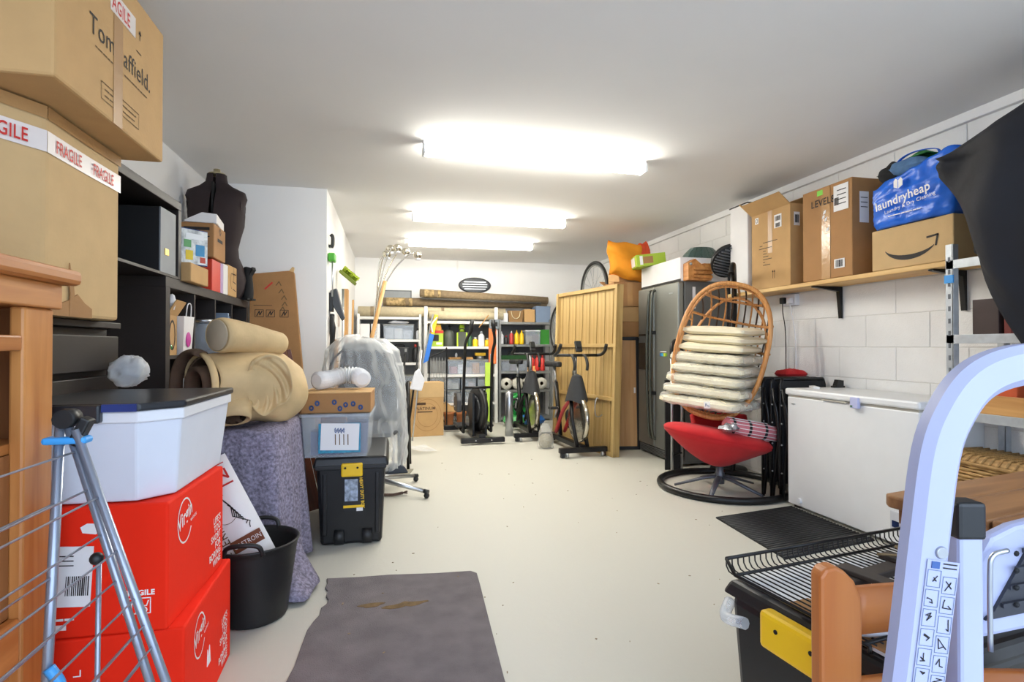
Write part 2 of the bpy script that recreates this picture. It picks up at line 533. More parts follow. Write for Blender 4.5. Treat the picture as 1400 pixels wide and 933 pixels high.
# odds and ends on the pine cabinet
mat('foil_print', 'c9d2e6', .25, var=.35, scale=28)
mat('packet_yellow', 'e9d63c', .3, var=.2, scale=30)
mat('packet_blue', '4b86c4', .3, var=.3, scale=30)
mat('bag_white', 'e4e6ee', .35, var=.04, bump=.4, bscale=16)
mat('crumb_red', '9c3b2e', .6, var=.3, scale=60)
t = thing('printed_box', 'low white and blue printed carton lying on the pine cabinet', 'box', (-.93, 1.22, 1.289), R(6))
G().box(-.13, -.26, 0, .06, .17, .062).build('body', 'foil_print', t, bevel=.003)
decal(t, 'blue_print', .09, .035, (.0602, .06, .034), '+x', 'packet_blue')
def pillow(name, w, d, h, m, label, cat, loc, rz=0, seed=1, parent=None, bump=.01, pw=.45):
    rnd = random.Random(seed); ph = [rnd.uniform(0, 6) for _ in range(6)]
    def top(u, v, s):
        e = max(0, (1 - abs(2 * u - 1) ** 3) * (1 - abs(2 * v - 1) ** 3)) ** pw
        w_ = bump * (math.sin(9 * u + ph[0]) * math.sin(7 * v + ph[1]) + .6 * math.sin(17 * u + ph[2] + 5 * v))
        return ((u - .5) * w, (v - .5) * d, h / 2 + s * (h / 2 * e) + w_ * e * (1 if s > 0 else .0))
    g = G().grid(lambda u, v: top(u, v, 1), 14, 14).grid(lambda u, v: top(u, v, -1), 14, 14)
    bmw = g.build(name, m, parent)
    if parent is None:
        bmw.location = loc; bmw.rotation_euler = (0, 0, rz); tag(bmw, label, cat)
    else:
        bmw.location = loc; bmw.rotation_euler = (0, 0, rz)
    return bmw
pillow('snack_packet', .17, .30, .045, 'packet_blue', 'shiny blue and white packet between the yellow packet and the printed carton', 'packet', (-.965, 1.15, 1.352), R(5), 3)
pillow('snack_packet', .17, .30, .055, 'packet_yellow', 'shiny yellow packet lying on a blue packet', 'packet', (-.965, 1.14, 1.398), R(-3), 4)
t = thing('plastic_bag', 'crumpled white plastic bag on top of the yellow packet', 'bag', (-.97, 1.13, 1.455), R(8))
pillow('body', .18, .32, .085, 'bag_white', None, None, (0, 0, 0), 0, 5, parent=t)
G().ball((.05, .02, .012), (.05, .09, .018)).build('contents', 'crumb_red', t)

# dark chest of drawers
t = thing('chest_of_drawers', 'tall black-brown chest of drawers below the big taped carton', 'chest', (-1.20, 1.965, 0))
G().box(-.19, -.365, 0, .16, .365, 1.165).build('body', 'black_brown', t, bevel=.003)
G().box(-.19, -.37, 1.165, .205, .37, 1.188).build('top_board', 'black_brown', t, bevel=.003)
zz = .06
for h in (.2, .2, .2, .2, .14, .14):
    G().box(.16, -.362, zz, .20, .362, zz + h - .018).build('drawer_front', 'black_brown', t, bevel=.003)
    zz += h + .003

def carton(name, label, size, loc, rz=0, m='cardboard', tape='tape_brown', tape_faces=('-y', '+x'), group=None, tape_dir='x', cat='cardboard box', flaps=None, bevel=.006):
    w, d, h = size
    t = thing(name, label, cat, loc, rz, group)
    if flaps is None:
        G().box(-w / 2, -d / 2, 0, w / 2, d / 2, h).build('body', m, t, bevel=bevel)
    else:
        G().tray((-w / 2, -d / 2, w / 2, d / 2), (-w / 2, -d / 2, w / 2, d / 2), 0, h, .006, .006).build('body', m, t)
        for side, ang in flaps:
            L_ = (w if side in 'fb' else d); q = (d if side in 'fb' else w) * .5
            f = G().box(-L_ / 2, 0, -.003, L_ / 2, q, .003).build('flap', m, t)
            f.location, f.rotation_euler = {'f': ((0, -d / 2, h), (R(180 - ang), 0, 0)), 'b': ((0, d / 2, h), (R(ang), 0, 0)),
                                            'l': ((-w / 2, 0, h), Euler((R(ang), 0, PI / 2))), 'r': ((w / 2, 0, h), Euler((R(ang), 0, -PI / 2)))}[side]
    if tape:
        tw = .024
        g = G()
        if tape_dir == 'x':
            if flaps is None: g.box(-w / 2 - .0008, -tw, h - .0005, w / 2 + .0008, tw, h + .0008)
            for s in (-1, 1):
                if flaps is not None and s > 0: g.build('tape', tape, t); g = G()
                g.box(s * (w / 2 + .0006) - .0006, -tw, h * .45, s * (w / 2 + .0006) + .0006, tw, h + .0006)
        else:
            if flaps is None: g.box(-tw, -d / 2 - .0008, h - .0005, tw, d / 2 + .0008, h + .0008)
            for s in (-1, 1):
                if flaps is not None and s > 0: g.build('tape', tape, t); g = G()
                g.box(-tw, s * (d / 2 + .0006) - .0006, h * .45, tw, s * (d / 2 + .0006) + .0006, h + .0006)
        g.build('tape', tape, t)
    return t

# big bulging carton with red FRAGILE tape
t = thing('fragile_carton', 'large bulging carton with red-lettered white FRAGILE tape round its sides', 'cardboard box', (-1.17, 1.99, 1.19))
poly = [(-.235, -.30), (.10, -.42), (.225, -.215), (.222, .0), (.225, .21), (-.235, .21)]
G().prism(poly, 0, .585).build('body', 'cardboard_pale', t, bevel=.012)
def wall_strip(poly, i, j, z0, z1, off, m, name, parent):
    a, b = Vector(poly[i]), Vector(poly[j]); d = (b - a).normalized(); n = Vector((d.y, -d.x))
    a2, b2 = a + n * off, b + n * off
    return G().add([(a2.x, a2.y, z0), (b2.x, b2.y, z0), (b2.x, b2.y, z1), (a2.x, a2.y, z1)], [(0, 1, 2, 3)]).build(name, m, parent)
for i in (1, 2, 3):
    wall_strip(poly, i, i + 1, .455, .515, .003, 'tape_fragile', 'fragile_tape', t)
for i in (0, 1, 2, 3):
    wall_strip(poly, i, i + 1, .548, .583, .004, 'tape_clear', 'packing_tape', t)
for y in (-.11, .09):
    text(t, 'FRAGILE', .052, (.2295, y, .466), '+x', 'ink_red', 'CENTER', squash=.66, bold=.0007)
a = math.atan2(.205, .125)
o = text(t, 'FRAGILE', .052, (.172, -.318, .466), '+x', 'ink_red', 'CENTER', squash=.66, bold=.0007)
o.rotation_euler = (PI / 2, 0, a)
G().add([(.226, -.21, .0), (.229, .02, .0), (.229, .02, .03), (.228, -.02, .045), (.228, -.06, .07), (.228, -.10, .05), (.226, -.15, .035), (.226, -.21, .02)],
        [tuple(range(8))]).build('torn_flap', 'cardboard_dark', t, solid=.003)
G().add([(.228, -.105, .0), (.228, -.085, .0), (.229, -.075, .05), (.229, -.085, .10), (.229, -.105, .16), (.229, -.11, .12), (.229, -.10, .07)],
        [tuple(range(7))]).build('tear', 'cardboard_dark', t, solid=.003)

# upper carton
t = thing('lettered_carton', 'brown carton crowning the stack, thin black lettering either side of a tape strip', 'cardboard box', (-1.06, 1.915, 1.778))
w, d, h = .47, .67, .475
G().box(-w / 2, -d / 2, 0, w / 2, d / 2, h).build('body', 'cardboard', t, bevel=.008)
x = w / 2 + .0015
G().box(x - .001, -.04, .0, x + .0004, .016, h).box(-w / 2, -.04, h, w / 2, .016, h + .001).build('tape', 'tape_brown', t)
text(t, 'Tom', .082, (x, -.178, .205), '+x', 'ink_black', squash=.9)
text(t, 'affield.', .082, (x, .022, .205), '+x', 'ink_black', squash=.86)
dashes(t, -.145, -.045, .178, .004, (x, 0, 0), '+x')
dashes(t, .03, .19, .178, .004, (x, 0, 0), '+x', seed=2)
polyline(t, [(-.11, .045), (.13, .045), (.13, .095), (-.11, .095)], .0025, (x, 0, 0), '+x', 'ink_faint', 'printed_frame', True)
dashes(t, -.09, .11, .078, .004, (x, 0, 0), '+x', seed=3)
dashes(t, -.09, .10, .06, .004, (x, 0, 0), '+x', seed=4)
G().box(x - .001, -.06, .335, x + .001, .10, .40).build('fragile_tape', 'tape_fragile', t)
text(t, 'AGILE', .06, (x + .0014, -.055, .345), '+x', 'ink_red', squash=.7, bold=.0008)
polyline(t, [(.11, .30), (.145, .30)], .003, (x, 0, 0), '+x', 'ink_black')
polyline(t, [(.135, .345), (.135, .375), (.128, .365), (.142, .365), (.135, .375)], .004, (x, 0, 0), '+x', 'ink_black')

# ---------------- red wine cartons, white storage box ----------------
mat('carton_red', 'ee2a10', .7, var=.03, bump=.05, spec=.2)
RW = 'carton_red'
def wine_carton(label, loc, rz, size, full):
    w, d, h = size
    t = thing('wine_carton', label, 'cardboard box', loc, rz, 'red wine cartons')
    G().box(-w / 2, -d / 2, 0, w / 2, d / 2, h).build('body', RW, t, bevel=.006)
    x = w / 2 + .001
    polyline(t, arc(-.115, .255, .052, .062, 20, 330, 22), .005, (x, 0, 0), '+x', 'ink_white', 'logo_ring')
    text(t, 'Virgin', .058, (x + .0006, -.165, .232), '+x', 'ink_white', spin=R(18), squash=.75, bold=.001, shear=.25, name='logo')
    text(t, 'wines', .02, (x + .0006, -.075, .238), '+x', 'ink_white', spin=R(10), name='logo')
    for i, s in enumerate(("LIFE'S", 'TOO', 'SHORT', 'FOR', 'BORING', 'WINE')):
        text(t, s, .031, (x, .20, .165 - i * .0275), '+x', 'ink_white', 'RIGHT', squash=.9, bold=.0006, spin=R(3))
    y = -d / 2 - .001
    if full:
        decal(t, 'shipping_label', .115, .155, (-.045, y, .16), '-y', 'paper', R(-3))
        barcode(t, .055, .05, (-.02, y - .0014, .135), '-y', R(-3))
        for i in range(3): polyline(t, [(-.09, .215 - i * .012), (-.03, .212 - i * .012)], .003, (0, y - .0016, 0), '-y', 'ink_black', 'print_line')
        text(t, 'FRAGILE', .019, (.085, y, .098), '-y', 'ink_white', bold=.0008)
        for a in (0, .034):
            polyline(t, [(.085 + a, .05), (.115 + a, .05), (.115 + a, .09), (.085 + a, .09)], .0025, (0, y, 0), '-y', 'ink_white', 'handling_mark', True)
        for a in (.093, .105):
            polyline(t, [(a, .055), (a, .083), (a - .004, .076), (a + .004, .076), (a, .083)], .0025, (0, y, 0), '-y', 'ink_white', 'handling_mark')
        polyline(t, [(.124, .083), (.128, .07), (.140, .07), (.144, .083)], .0025, (0, y, 0), '-y', 'ink_white', 'handling_mark')
        polyline(t, arc(.134, .059, .007, .007, 0, 360, 8), .003, (0, y, 0), '-y', 'ink_white', 'handling_mark')
        dashes(t, -.15, -.03, .05, .006, (0, y, 0), '-y', 'ink_white')
        dashes(t, -.15, -.05, .03, .014, (0, y, 0), '-y', 'ink_white', 5)
        G().prism([(-.01, .27), (.02, .265), (.045, .275), (.03, .292), (.0, .294), (-.015, .285)], y - .001, y, 'y').build('torn_patch', 'paper', t)
    else:
        G().prism([(-.04, .12), (-.035, .17), (-.025, .13), (-.015, .175), (-.005, .12)], x - .001, x + .001, 'x').build('torn_patch', 'paper', t)
        polyline(t, [(-.06, .25), (-.045, .25), (-.045, .265)], .003, (0, y, 0), '-y', 'ink_white', 'handling_mark')
        polyline(t, [(-.09, .16), (-.09, .145), (-.075, .145)], .003, (0, y, 0), '-y', 'ink_white', 'handling_mark')
    return t
wine_carton('red wine carton on the floor under another one', (-.745, 1.88, 0), R(2), (.39, .50, .345), False)
wine_carton('red wine carton with a white shipping label, stacked on another one', (-.765, 1.86, .347), R(-1), (.38, .46, .338), True)

mat('tub_white', 'd9dde8', .5, var=.03)
mat('lid_black', '23262c', .3, var=.1)
mat('lid_reflection_blue', '2a3a78', .3, var=.1)  # blue reflection on the black lid, painted as a colour
t = thing('storage_tub', 'white plastic storage tub with a black lid, on the red cartons', 'storage box', (-.775, 1.88, .688), R(0))
def oct_(w, d, c): return [(-w, -d), (w - c, -d), (w, -d + c), (w, d), (-w, d)]
b, tp = oct_(.185, .235, .07), oct_(.205, .265, .08)
g = G(); n = len(b)
g.add([(x, y, 0) for x, y in b] + [(x, y, .215) for x, y in tp], [tuple(range(n))[::-1], tuple(range(n, 2 * n))] + [(i, (i + 1) % n, n + (i + 1) % n, n + i) for i in range(n)])
g.build('body', 'tub_white', t, bevel=.006)
rim = oct_(.212, .272, .082)
G().prism(rim, .212, .243).build('rim', 'white_plastic', t, bevel=.004)
G().prism(oct_(.218, .278, .084), .243, .264).build('lid', 'lid_black', t, bevel=.006)
G().box(-.06, -.292, .215, .05, -.268, .262).build('latch', 'lid_black', t, bevel=.006)
G().box(.05, -.2825, .243, .13, -.277, .263).build('lid_edge_reflection', 'lid_reflection_blue', t)  # strips painted as the blue reflection along the lid's front edge
G().box(-.21, -.2825, .243, -.06, -.277, .263).build('lid_edge_reflection', 'lid_reflection_blue', t)
def crumple(c, r, seed, amp=.25, freq=9, nu=28, nv=16):
    """Crumpled closed bag surface: an ellipsoid pushed about by noise."""
    g = G()
    def fn(u, v):
        th, ph = 2 * PI * u, PI * (v * .996 + .002)
        d = Vector((math.cos(th) * math.sin(ph), math.sin(th) * math.sin(ph), -math.cos(ph)))
        k = 1 + amp * mnoise.noise(d * freq * .35 + Vector((seed, 0, 0))) + amp * .5 * abs(mnoise.noise(d * freq * .8 + Vector((0, seed, 0))))
        z = c[2] + r[2] * d.z * k
        return (c[0] + r[0] * d.x * k, c[1] + r[1] * d.y * k, max(z, c[2] - r[2]))
    return g.grid(fn, nu, nv, cu=True)
o = solo('plastic_bag', crumple((0, 0, .055), (.055, .075, .055), 3.3, .3, 9), 'white_bag_film', 'crumpled clear-white plastic bag behind the black lid of the storage tub', 'bag', (-.925, 2.235, .955))

# ---------------- clothes airer ----------------
mat('airer_blue', '3f9ce0', .4, var=.05)
mat('airer_steel', '9aa3b4', .3, metal=.6, var=.06)
t = thing('clothes_airer', 'folding steel clothes airer with blue plastic joints standing before the red cartons', 'clothes airer', (0, 0, 0))
YA, Y0 = 1.30, .15
ap = (-.655, YA, .945)
for Y in (YA, Y0):
    G().tube([(-.663, Y, .935), (-.70, Y, 0)], .0095).build('upright_tube', 'airer_steel', t)
    G().tube([(-.648, Y, .935), (-.385, Y, .0)], .0085).build('wing_tube', 'airer_steel', t)
    G().tube([(-.63, Y - .012, .93), (-.335, Y - .012, .0)], .0085).build('wing_tube', 'airer_steel', t)
    G().lathe([(.019, -.02), (.021, 0), (.019, .02)], (-.650, Y, .952), 14, 'y').build('hinge', 'black_plastic', t)
    G().cbox((-.625, Y, .925), (.02, .03, .06), (0, R(25), 0)).build('hinge_clip', 'black_plastic', t, bevel=.004)
    G().box(-.69, Y - .018, .90, -.61, Y + .018, .915).build('joint_collar', 'airer_blue', t, bevel=.006)
    G().tube(smoothpath([(-.675, Y - .01, .45), (-.655, Y - .01, .41), (-.672, Y - .01, .36), (-.652, Y - .01, .31), (-.67, Y - .01, .26), (-.68, Y - .01, .22)]), .011, 6).build('rail_clip', 'airer_blue', t)
    G().tube([(-.596, Y + .01, .655), (-.60, Y + .01, .0)], .005).build('stay_rod', 'airer_steel', t)
    G().ball((-.596, Y, .66), .013).build('stay_knob', 'black_plastic', t)
def wing(k, f): # point on a wing tube at fraction f from the top
    a, b = (((-.648, .935), (-.385, 0)), ((-.63, .93), (-.335, 0)))[k]
    return a[0] + (b[0] - a[0]) * f, a[1] + (b[1] - a[1]) * f
for i, (k, f) in enumerate([(0, .055), (1, .15), (0, .14), (1, .27), (1, .38), (0, .345), (0, .47), (1, .49), (1, .60), (0, .585), (0, .70), (1, .71), (0, .82), (1, .83), (0, .24), (1, .44), (0, .53), (1, .655), (0, .64), (0, .76), (1, .77)]):
    x, z = wing(k, f)
    G().tube([(x, YA + .0, z), (x, Y0, z)], .0021, 6).build('rail', 'airer_steel', t)
for z in (.78, .63, .50, .38, .26):
    x = -.663 - (.935 - z) * .04
    G().tube([(x, YA, z), (x, Y0, z)], .0021, 6).build('rail', 'airer_steel', t)

# ---------------- shelving unit and what stands on it ----------------
YK0, YK1, ZK = 2.85, 4.36, 1.43
t = thing('cube_shelving', 'black-brown cube shelving unit along the left wall behind the plaster torso', 'shelf unit', (-1.225, 0, 0))
G().box(-.19, YK0, ZK - .05, .195, YK1, ZK).build('top_board', 'black_brown', t, bevel=.002)
G().box(-.19, YK0, 0, .195, YK1, .05).build('bottom_board', 'black_brown', t)
G().box(-.192, YK0, .05, -.185, YK1, ZK - .05).build('back_panel', 'black_matte', t)  # sheet added in black to stand in for the dark inside the cells
for y in (YK0, YK1 - .05):
    G().box(-.185, y, .05, .195, y + .05, ZK - .05).build('side_panel', 'black_brown', t)
cell = (YK1 - YK0 - .1) / 4
for i in (1, 2, 3):
    y = YK0 + .05 + i * cell
    G().box(-.185, y - .008, .05, .19, y + .008, ZK - .05).build('divider', 'black_brown', t)
for i in (1, 2, 3):
    z = .05 + i * (ZK - .1) / 4
    G().box(-.184, YK0 + .05, z - .008, .188, YK1 - .05, z + .008).build('shelf', 'black_brown', t)
ZS = .05 + 3 * (ZK - .1) / 4 + .009     # floor of the top row
ZS2 = .05 + 2 * (ZK - .1) / 4 + .009
# top row, first cell
t = carton('bottle_carton', 'open printed carton holding an onion-shaped jar in the first shelf cell', (.16, .18, .2), (-1.14, 3.005, ZS), R(6), tape=None, flaps=(('l', 110), ('r', 60)))
polyline(t, arc(0, .1, .05, .07, 0, 360, 16), .012, (.0812, 0, 0), '+x', 'ink_black', 'cut_out')
G().ball((.05, -.01, .04), (.035, .04, .03)).build('green_lid', mat('glass_green', '2e7a34', .2), t)
t = thing('gift_bag', 'white paper bag with a pink emblem in the first shelf cell', 'bag', (-1.075, 3.175, ZS), R(-4))
G().frustum((-.03, -.05, .03, .05), (-.04, -.06, .04, .06), 0, .2).build('body', 'paper', t)
G().ball((.036, 0, .08), (.004, .03, .04)).build('emblem', mat('pink', 'c4399b', .5), t)
G().tube(smoothpath([(.035, -.03, .19), (.04, -.02, .26), (.04, .02, .26), (.035, .03, .19)]), .003, 6).build('bag_handle', 'paper', t)
carton('small_carton', 'small upright brown carton behind the white gift bag in the first shelf cell', (.1, .1, .28), (-1.19, 3.18, ZS), R(0), m='cardboard_dark', tape=None)
pillow('crumpled_paper', .12, .16, .1, 'paper', 'crumpled white paper on top of the open carton in the shelf cell', 'paper', (-1.1, 3.0, ZS + .205), R(20), 12, bump=.012)
# second and third cells
carton('small_carton', 'small brown carton at the back of the second shelf cell', (.16, .18, .24), (-1.26, 3.37, ZS), 0, m='cardboard', tape=None)
t = thing('glass_jar', 'clear glass jar beside the small brown carton in the shelf', 'jar', (-1.07, 3.505, ZS))
G().lathe([(.0, 0), (.075, .005), (.085, .03), (.085, .13), (.06, .165), (.06, .18)], n=18).build('body', 'clear_bin', t)
G().lathe([(.064, .18), (.064, .2), (.0, .2)], n=18).build('lid', 'steel', t)
for i, c in enumerate(('7d8ea5', '4d5d76', 'a7b0ba')):
    solo('file_binder', G().box(-.12, -.012, 0, .12, .012, .26 - i * .02), mat('binder%d' % i, c, .5),
         ('pale blue-grey upright binder in the third shelf cell', 'dark slate upright binder in the third shelf cell', 'light grey upright binder in the third shelf cell')[i], 'binder', (-1.15, 3.86 + i * .032, ZS), bevel=.003)
pillow('cloth_bundle', .2, .2, .14, mat('grey_cloth', '7b7f88', .9, var=.15), 'grey cloth bundle in the last shelf cell', 'cloth', (-1.12, 4.16, ZS), 0, 14)
# second row: clear plastic bin
t = thing('clear_bin', 'clear plastic bin in the second row of the black shelving', 'bin', (-1.12, 3.07, ZS2))
G().tray((-.1, -.13, .1, .13), (-.12, -.15, .12, .15), 0, .22, .004).build('body', 'clear_bin', t)
G().box(-.08, -.11, .006, .08, .11, .13).build('contents', mat('slate_blue', '7c869c', .7, var=.2, scale=20), t, bevel=.01)

# wall box shelf and black storage box
t = thing('box_shelf', 'black open box shelf against the left wall above the cube shelving', 'shelf', (-1.225, 2.66, 1.432))
G().box(-.19, -.38, .345, .195, .38, .385).build('top_board', 'black_brown', t, bevel=.003)
G().box(-.19, .34, .0, .195, .38, .345).build('end_board', 'black_brown', t, bevel=.003)
G().box(-.19, -.38, .0, .195, -.34, .345).build('end_board', 'black_brown', t, bevel=.003)
G().box(-.19, -.34, .0, .195, .34, .012).build('bottom_board', 'black_brown', t)
t = thing('document_box', 'black and grey document box with a cord button, in the open box shelf', 'box', (-1.215, 2.88, 1.445))
G().box(-.17, -.075, 0, .172, .105, .30).build('body', 'black_matte', t, bevel=.002)
G().box(.172, -.075, 0, .178, .105, .30).build('grey_front', mat('box_grey', '8c9094', .6), t)
G().box(.178, -.03, .085, .181, .015, .115).build('brass_label_holder', mat('brass', 'c9a94e', .3, metal=.8), t)
G().lathe([(.009, -.008), (.009, 0)], (-.02, -.076, .235), 10, 'y').build('button', mat('brass2', 'b59a52', .3, metal=.8), t)
G().tube([(-.02, -.08, .235), (-.022, -.079, .30)], .004, 6).build('cord', 'black_plastic', t)

# on top of the shelving
ZT = ZK + .001
t = carton('book_carton', 'brown carton behind the glossy picture book on the black shelving', (.2, .2, .23), (-1.245, 3.20, ZT), 0, tape=None)
G().box(.1, -.02, .1, .102, .02, .13).build('brass_plate', 'brass', t)
mat('book_print', 'cfd8e2', .2, var=.5, scale=26)
t = thing('picture_book', 'glossy blue and white picture book standing on the shelving edge', 'book', (-1.035, 3.205, ZT + .10), R(-38))
G().box(-.02, -.075, .0, .02, .075, .19).build('cover', mat('navy_gloss', '1f3f7d', .2), t, bevel=.002)
pc = G().box(.0205, -.072, .005, .022, .072, .185).build('picture', 'book_print', t)
for yy, zz, c, w_, h_ in ((-.03, .05, 'd9c23a', .04, .05), (.03, .08, '3f8fc0', .05, .06), (.0, .15, 'e9eef2', .10, .03), (.045, .03, 'c25548', .03, .03), (-.04, .11, '5fa06a', .04, .04)):
    decal(pc, 'picture_patch', w_, h_, (.0222, yy, zz), '+x', mat('patch' + c, c, .3))
carton('shelf_carton', 'plain brown carton under the glossy picture book', (.13, .27, .098), (-1.06, 3.205, ZT), 0, tape=None, m='cardboard')
t = carton('print_carton', 'brown printed carton with an emblem, red files in front of it', (.27, .26, .20), (-1.155, 3.63, ZT + .192), R(2), m='cardboard_dark', tape=None)
dashes(t, -.02, .11, .165, .018, (0, -.1312, 0), '-y', 'ink_black', 6)
polyline(t, [(.03, .12), (.11, .12)], .006, (0, -.1312, 0), '-y', 'ink_black')
polyline(t, [(0, .2), (.02, .22), (0, .24), (-.02, .22)], .007, (.1362, 0, -.05), '+x', 'ink_black', 'emblem', True)
dashes(t, -.05, .05, .115, .02, (.1362, 0, 0), '+x', 'ink_black', 7)
t = thing('envelope_stack', 'white paper packet lying on the brown printed carton', 'packet', (-1.13, 3.63, ZT + .3935), R(8))
G().prism([(-.06, 0), (.11, 0), (.11, .055), (.03, .06), (-.06, .01)], -.13, .15, 'y').build('body', 'paper', t, bevel=.004)
for nm, c, y, w, lab, h in (('red_file', 'd8402b', 3.605, .16, 'bright red box file on the black shelving', .185), ('lilac_file', 'b99ac4', 3.715, .05, 'slim lilac box file on the black shelving', .185), ('white_file', 'eceae8', 3.795, .095, 'white box file on the black shelving next to the lilac one', .19)):
    solo('box_file', G().box(-.19, -w / 2, 0, .03, w / 2, h), mat(nm, c, .4, var=.03), lab, 'file', (-1.06, y, ZT), bevel=.003)
t = carton('stamp_carton', 'small pale carton with scrawled marks at the far end of the shelving', (.2, .20, .20), (-1.13, 3.95, ZT), R(0), m='cardboard', tape='tape_clear', tape_dir='y')
polyline(t, [(-.04, .15), (.05, .15), (.0, .15), (.0, .19), (.0, .11)], .006, (.102, .02, 0), '+x', 'ink_black')
polyline(t, arc(-.03, .1, .02, .05, 90, 270, 8), .005, (.102, 0, 0), '+x', 'ink_black')
for z in (.10, .05): polyline(t, [(0, z), (.07, z - .01)], .006, (.102, 0, 0), '+x', 'ink_black')

# dress form
mat('form_brown', '2b1f21', .8, var=.08)
t = thing('dress_form', 'dark brown adjustable dress form standing on the shelving, neck almost at the ceiling', 'dress form', (-1.20, 4.20, ZT))
t.scale = (1.1, 1.05, 1.075)
secs = [(z_ * .93, a_, b_) for z_, a_, b_ in [(0, .135, .115), (.06, .16, .125), (.14, .17, .13), (.22, .155, .12), (.30, .125, .10), (.36, .12, .098), (.44, .135, .11), (.52, .155, .125), (.60, .16, .125), (.66, .158, .11), (.715, .175, .09), (.755, .165, .07), (.79, .095, .06), (.82, .06, .055), (.85, .054, .052), (.875, .052, .05)]]
def form(sgn):
    g = G()
    def fn(u, v):
        k = v * (len(secs) - 1); i = min(int(k), len(secs) - 2); f = k - i
        z, a, b = (secs[i][q] * (1 - f) + secs[i + 1][q] * f for q in range(3))
        th = -PI / 2 + sgn * (.03 + u * (PI - .06))
        e = 2.5
        c, s_ = math.cos(th), math.sin(th)
        return (sgn * .004 + a * math.copysign(abs(c) ** (2 / e), c), b * math.copysign(abs(s_) ** (2 / e), s_), z)
    return g.grid(fn, 15, 46)
for s in (1, -1): form(s).build('body_panel', 'form_brown', t)
G().box(-.006, -.10, .02, .006, .10, .745).build('expansion_gap', 'black_matte', t)
G().lathe([(.05, .812), (.05, .822), (.02, .832), (.02, .85), (0, .852)], n=16).build('neck_cap', mat('brass3', 'b8ab86', .4, metal=.4), t)
for z in (.28, .51): G().ball((0, -.122 if z > .5 else -.1, z), (.016, .012, .016)).build('dial', 'steel', t)
for s in (-1, 1): G().lathe([(.0, -.004), (.05, -.003), (.06, 0)], (s * .158, 0, .614), 14, 'x', sy=1.1).build('arm_plate', 'form_brown', t)
solo('slim_form', G().tube(smoothpath([(0, 0, 0), (.004, 0, .10), (.0, 0, .19), (.012, 0, .235)]), [.035, .036, .036, .036, .035, .034, .033, .032, .031, .03, .03, .031, .032, .033, .034, .034, .034, .034, .02][:19], 10).box(-.03, -.05, 0, .03, .05, .012).prism([(.0, .2), (.045, .235), (.05, .215), (.02, .17)], -.02, .02, 'y'), 'black_matte', 'slim black upright form beside the hip of the dress form', 'stand', (-1.005, 4.24, ZT), rz=R(-20))

# tall flat carton and planks by the pier
t = thing('flat_carton', 'tall flattened brown carton leaning on the white wall beside the shelving', 'cardboard box', (-.885, 4.60, 0), rot=(R(-2.0), 0, R(4)))
G().prism([(-.19, 0), (.20, 0), (.20, .9), (.13, 1.69), (.09, 1.70), (-.19, 1.665)], -.05, .03, 'y').build('body', 'cardboard_dark', t, bevel=.004)
G().prism([(.09, 1.70), (.125, 1.695), (.13, 1.73), (.115, 1.735)], -.03, .0, 'y').build('loose_corner', 'cardboard_pale', t)
for i_, a_ in enumerate((-.15, -.07, .03)):
    polyline(t, [(a_, 1.33), (a_ + .06, 1.33), (a_ + .06, 1.385), (a_, 1.385)], .004, (0, -.0515, 0), '-y', 'ink_black', 'handling_mark', True)
    polyline(t, [(a_ + .012, 1.338), (a_ + .03, 1.375), (a_ + .034, 1.345), (a_ + .05, 1.375)], .007, (0, -.0515, 0), '-y', 'ink_black', 'handling_mark')
polyline(t, [(-.16, 1.42), (-.03, 1.42)], .004, (0, -.0515, 0), '-y', 'ink_black')
polyline(t, [(-.08, 1.55), (-.03, 1.60)], .012, (0, -.0515, 0), '-y', 'ink_red')
for i, (a, b) in enumerate(((.0, 1.58), (.02, 1.52), (.04, 1.47), (.045, 1.42), (.03, 1.38))):
    polyline(t, [(a, b), (a + .02, b + .03), (a + .035, b)], .007, (0, -.0515, 0), '-y', 'ink_faint', 'stamp')
wood('mahogany', '5d2f1c', '85492b', 1, .4, 'z')
t = thing('wood_plank', 'dark reddish-brown plank pair leaning behind the plaster torso', 'plank', (-.52, 3.85, 0), rot=(0, R(-12), R(8)))
G().box(-.06, -.012, .01, .07, .012, 1.10).build('board', 'mahogany', t, bevel=.003)
G().box(.074, -.012, .01, .10, .035, 1.085).build('edge_board', 'mahogany', t, bevel=.003)

# ---------------- trug, sack, blanket table, torso ----------------
mat('rubber_black', '141416', .5, var=.08, bump=.1, bscale=25)
t = thing('rubber_trug', 'black flexible rubber trug holding a feed sack', 'trug', (-.55, 2.43, 0))
prof = [(.0, .004), (.128, .004), (.132, .012)] + [(.132 + .038 * k / 14 + (.0015 if k % 2 else 0), .02 + .28 * k / 14) for k in range(15)] + [(.178, .305), (.178, .312), (.168, .312), (.164, .29), (.126, .018), (.0, .014)]
G().shell(prof, n=32).build('body', 'rubber_black', t)
for s in (-1, 1):
    G().tube(smoothpath([(-.07, s * .158, .295), (-.055, s * .17, .335), (0, s * .178, .345), (.055, s * .17, .335), (.07, s * .158, .295)]), .009, 8).build('handle', 'rubber_black', t)
mat('sack_white', 'e9e6e4', .45, var=.04, bump=.15, bscale=14)
mat('sack_brown', '7a4327', .5, var=.05)
t = thing('feed_sack', 'white printed pet-food sack standing tilted in the black trug', 'sack', (-.452, 2.40, .10), rot=(R(-6), R(-27), R(4)))
def sack(u, v, s):
    e = max(0, (1 - abs(2 * u - 1) ** 4)) ** .5
    th = .045 * e * min(1, (1 - v) * 4 + .12) * min(1, v * 6 + .3)
    return (-.20 + .27 * u - .04 * u * max(0, 1 - v * 4), s * th, .60 * v)
G().grid(lambda u, v: sack(u, v, -1), 10, 12).grid(lambda u, v: sack(u, v, 1), 10, 12).build('body', 'sack_white', t)
yk = -.047
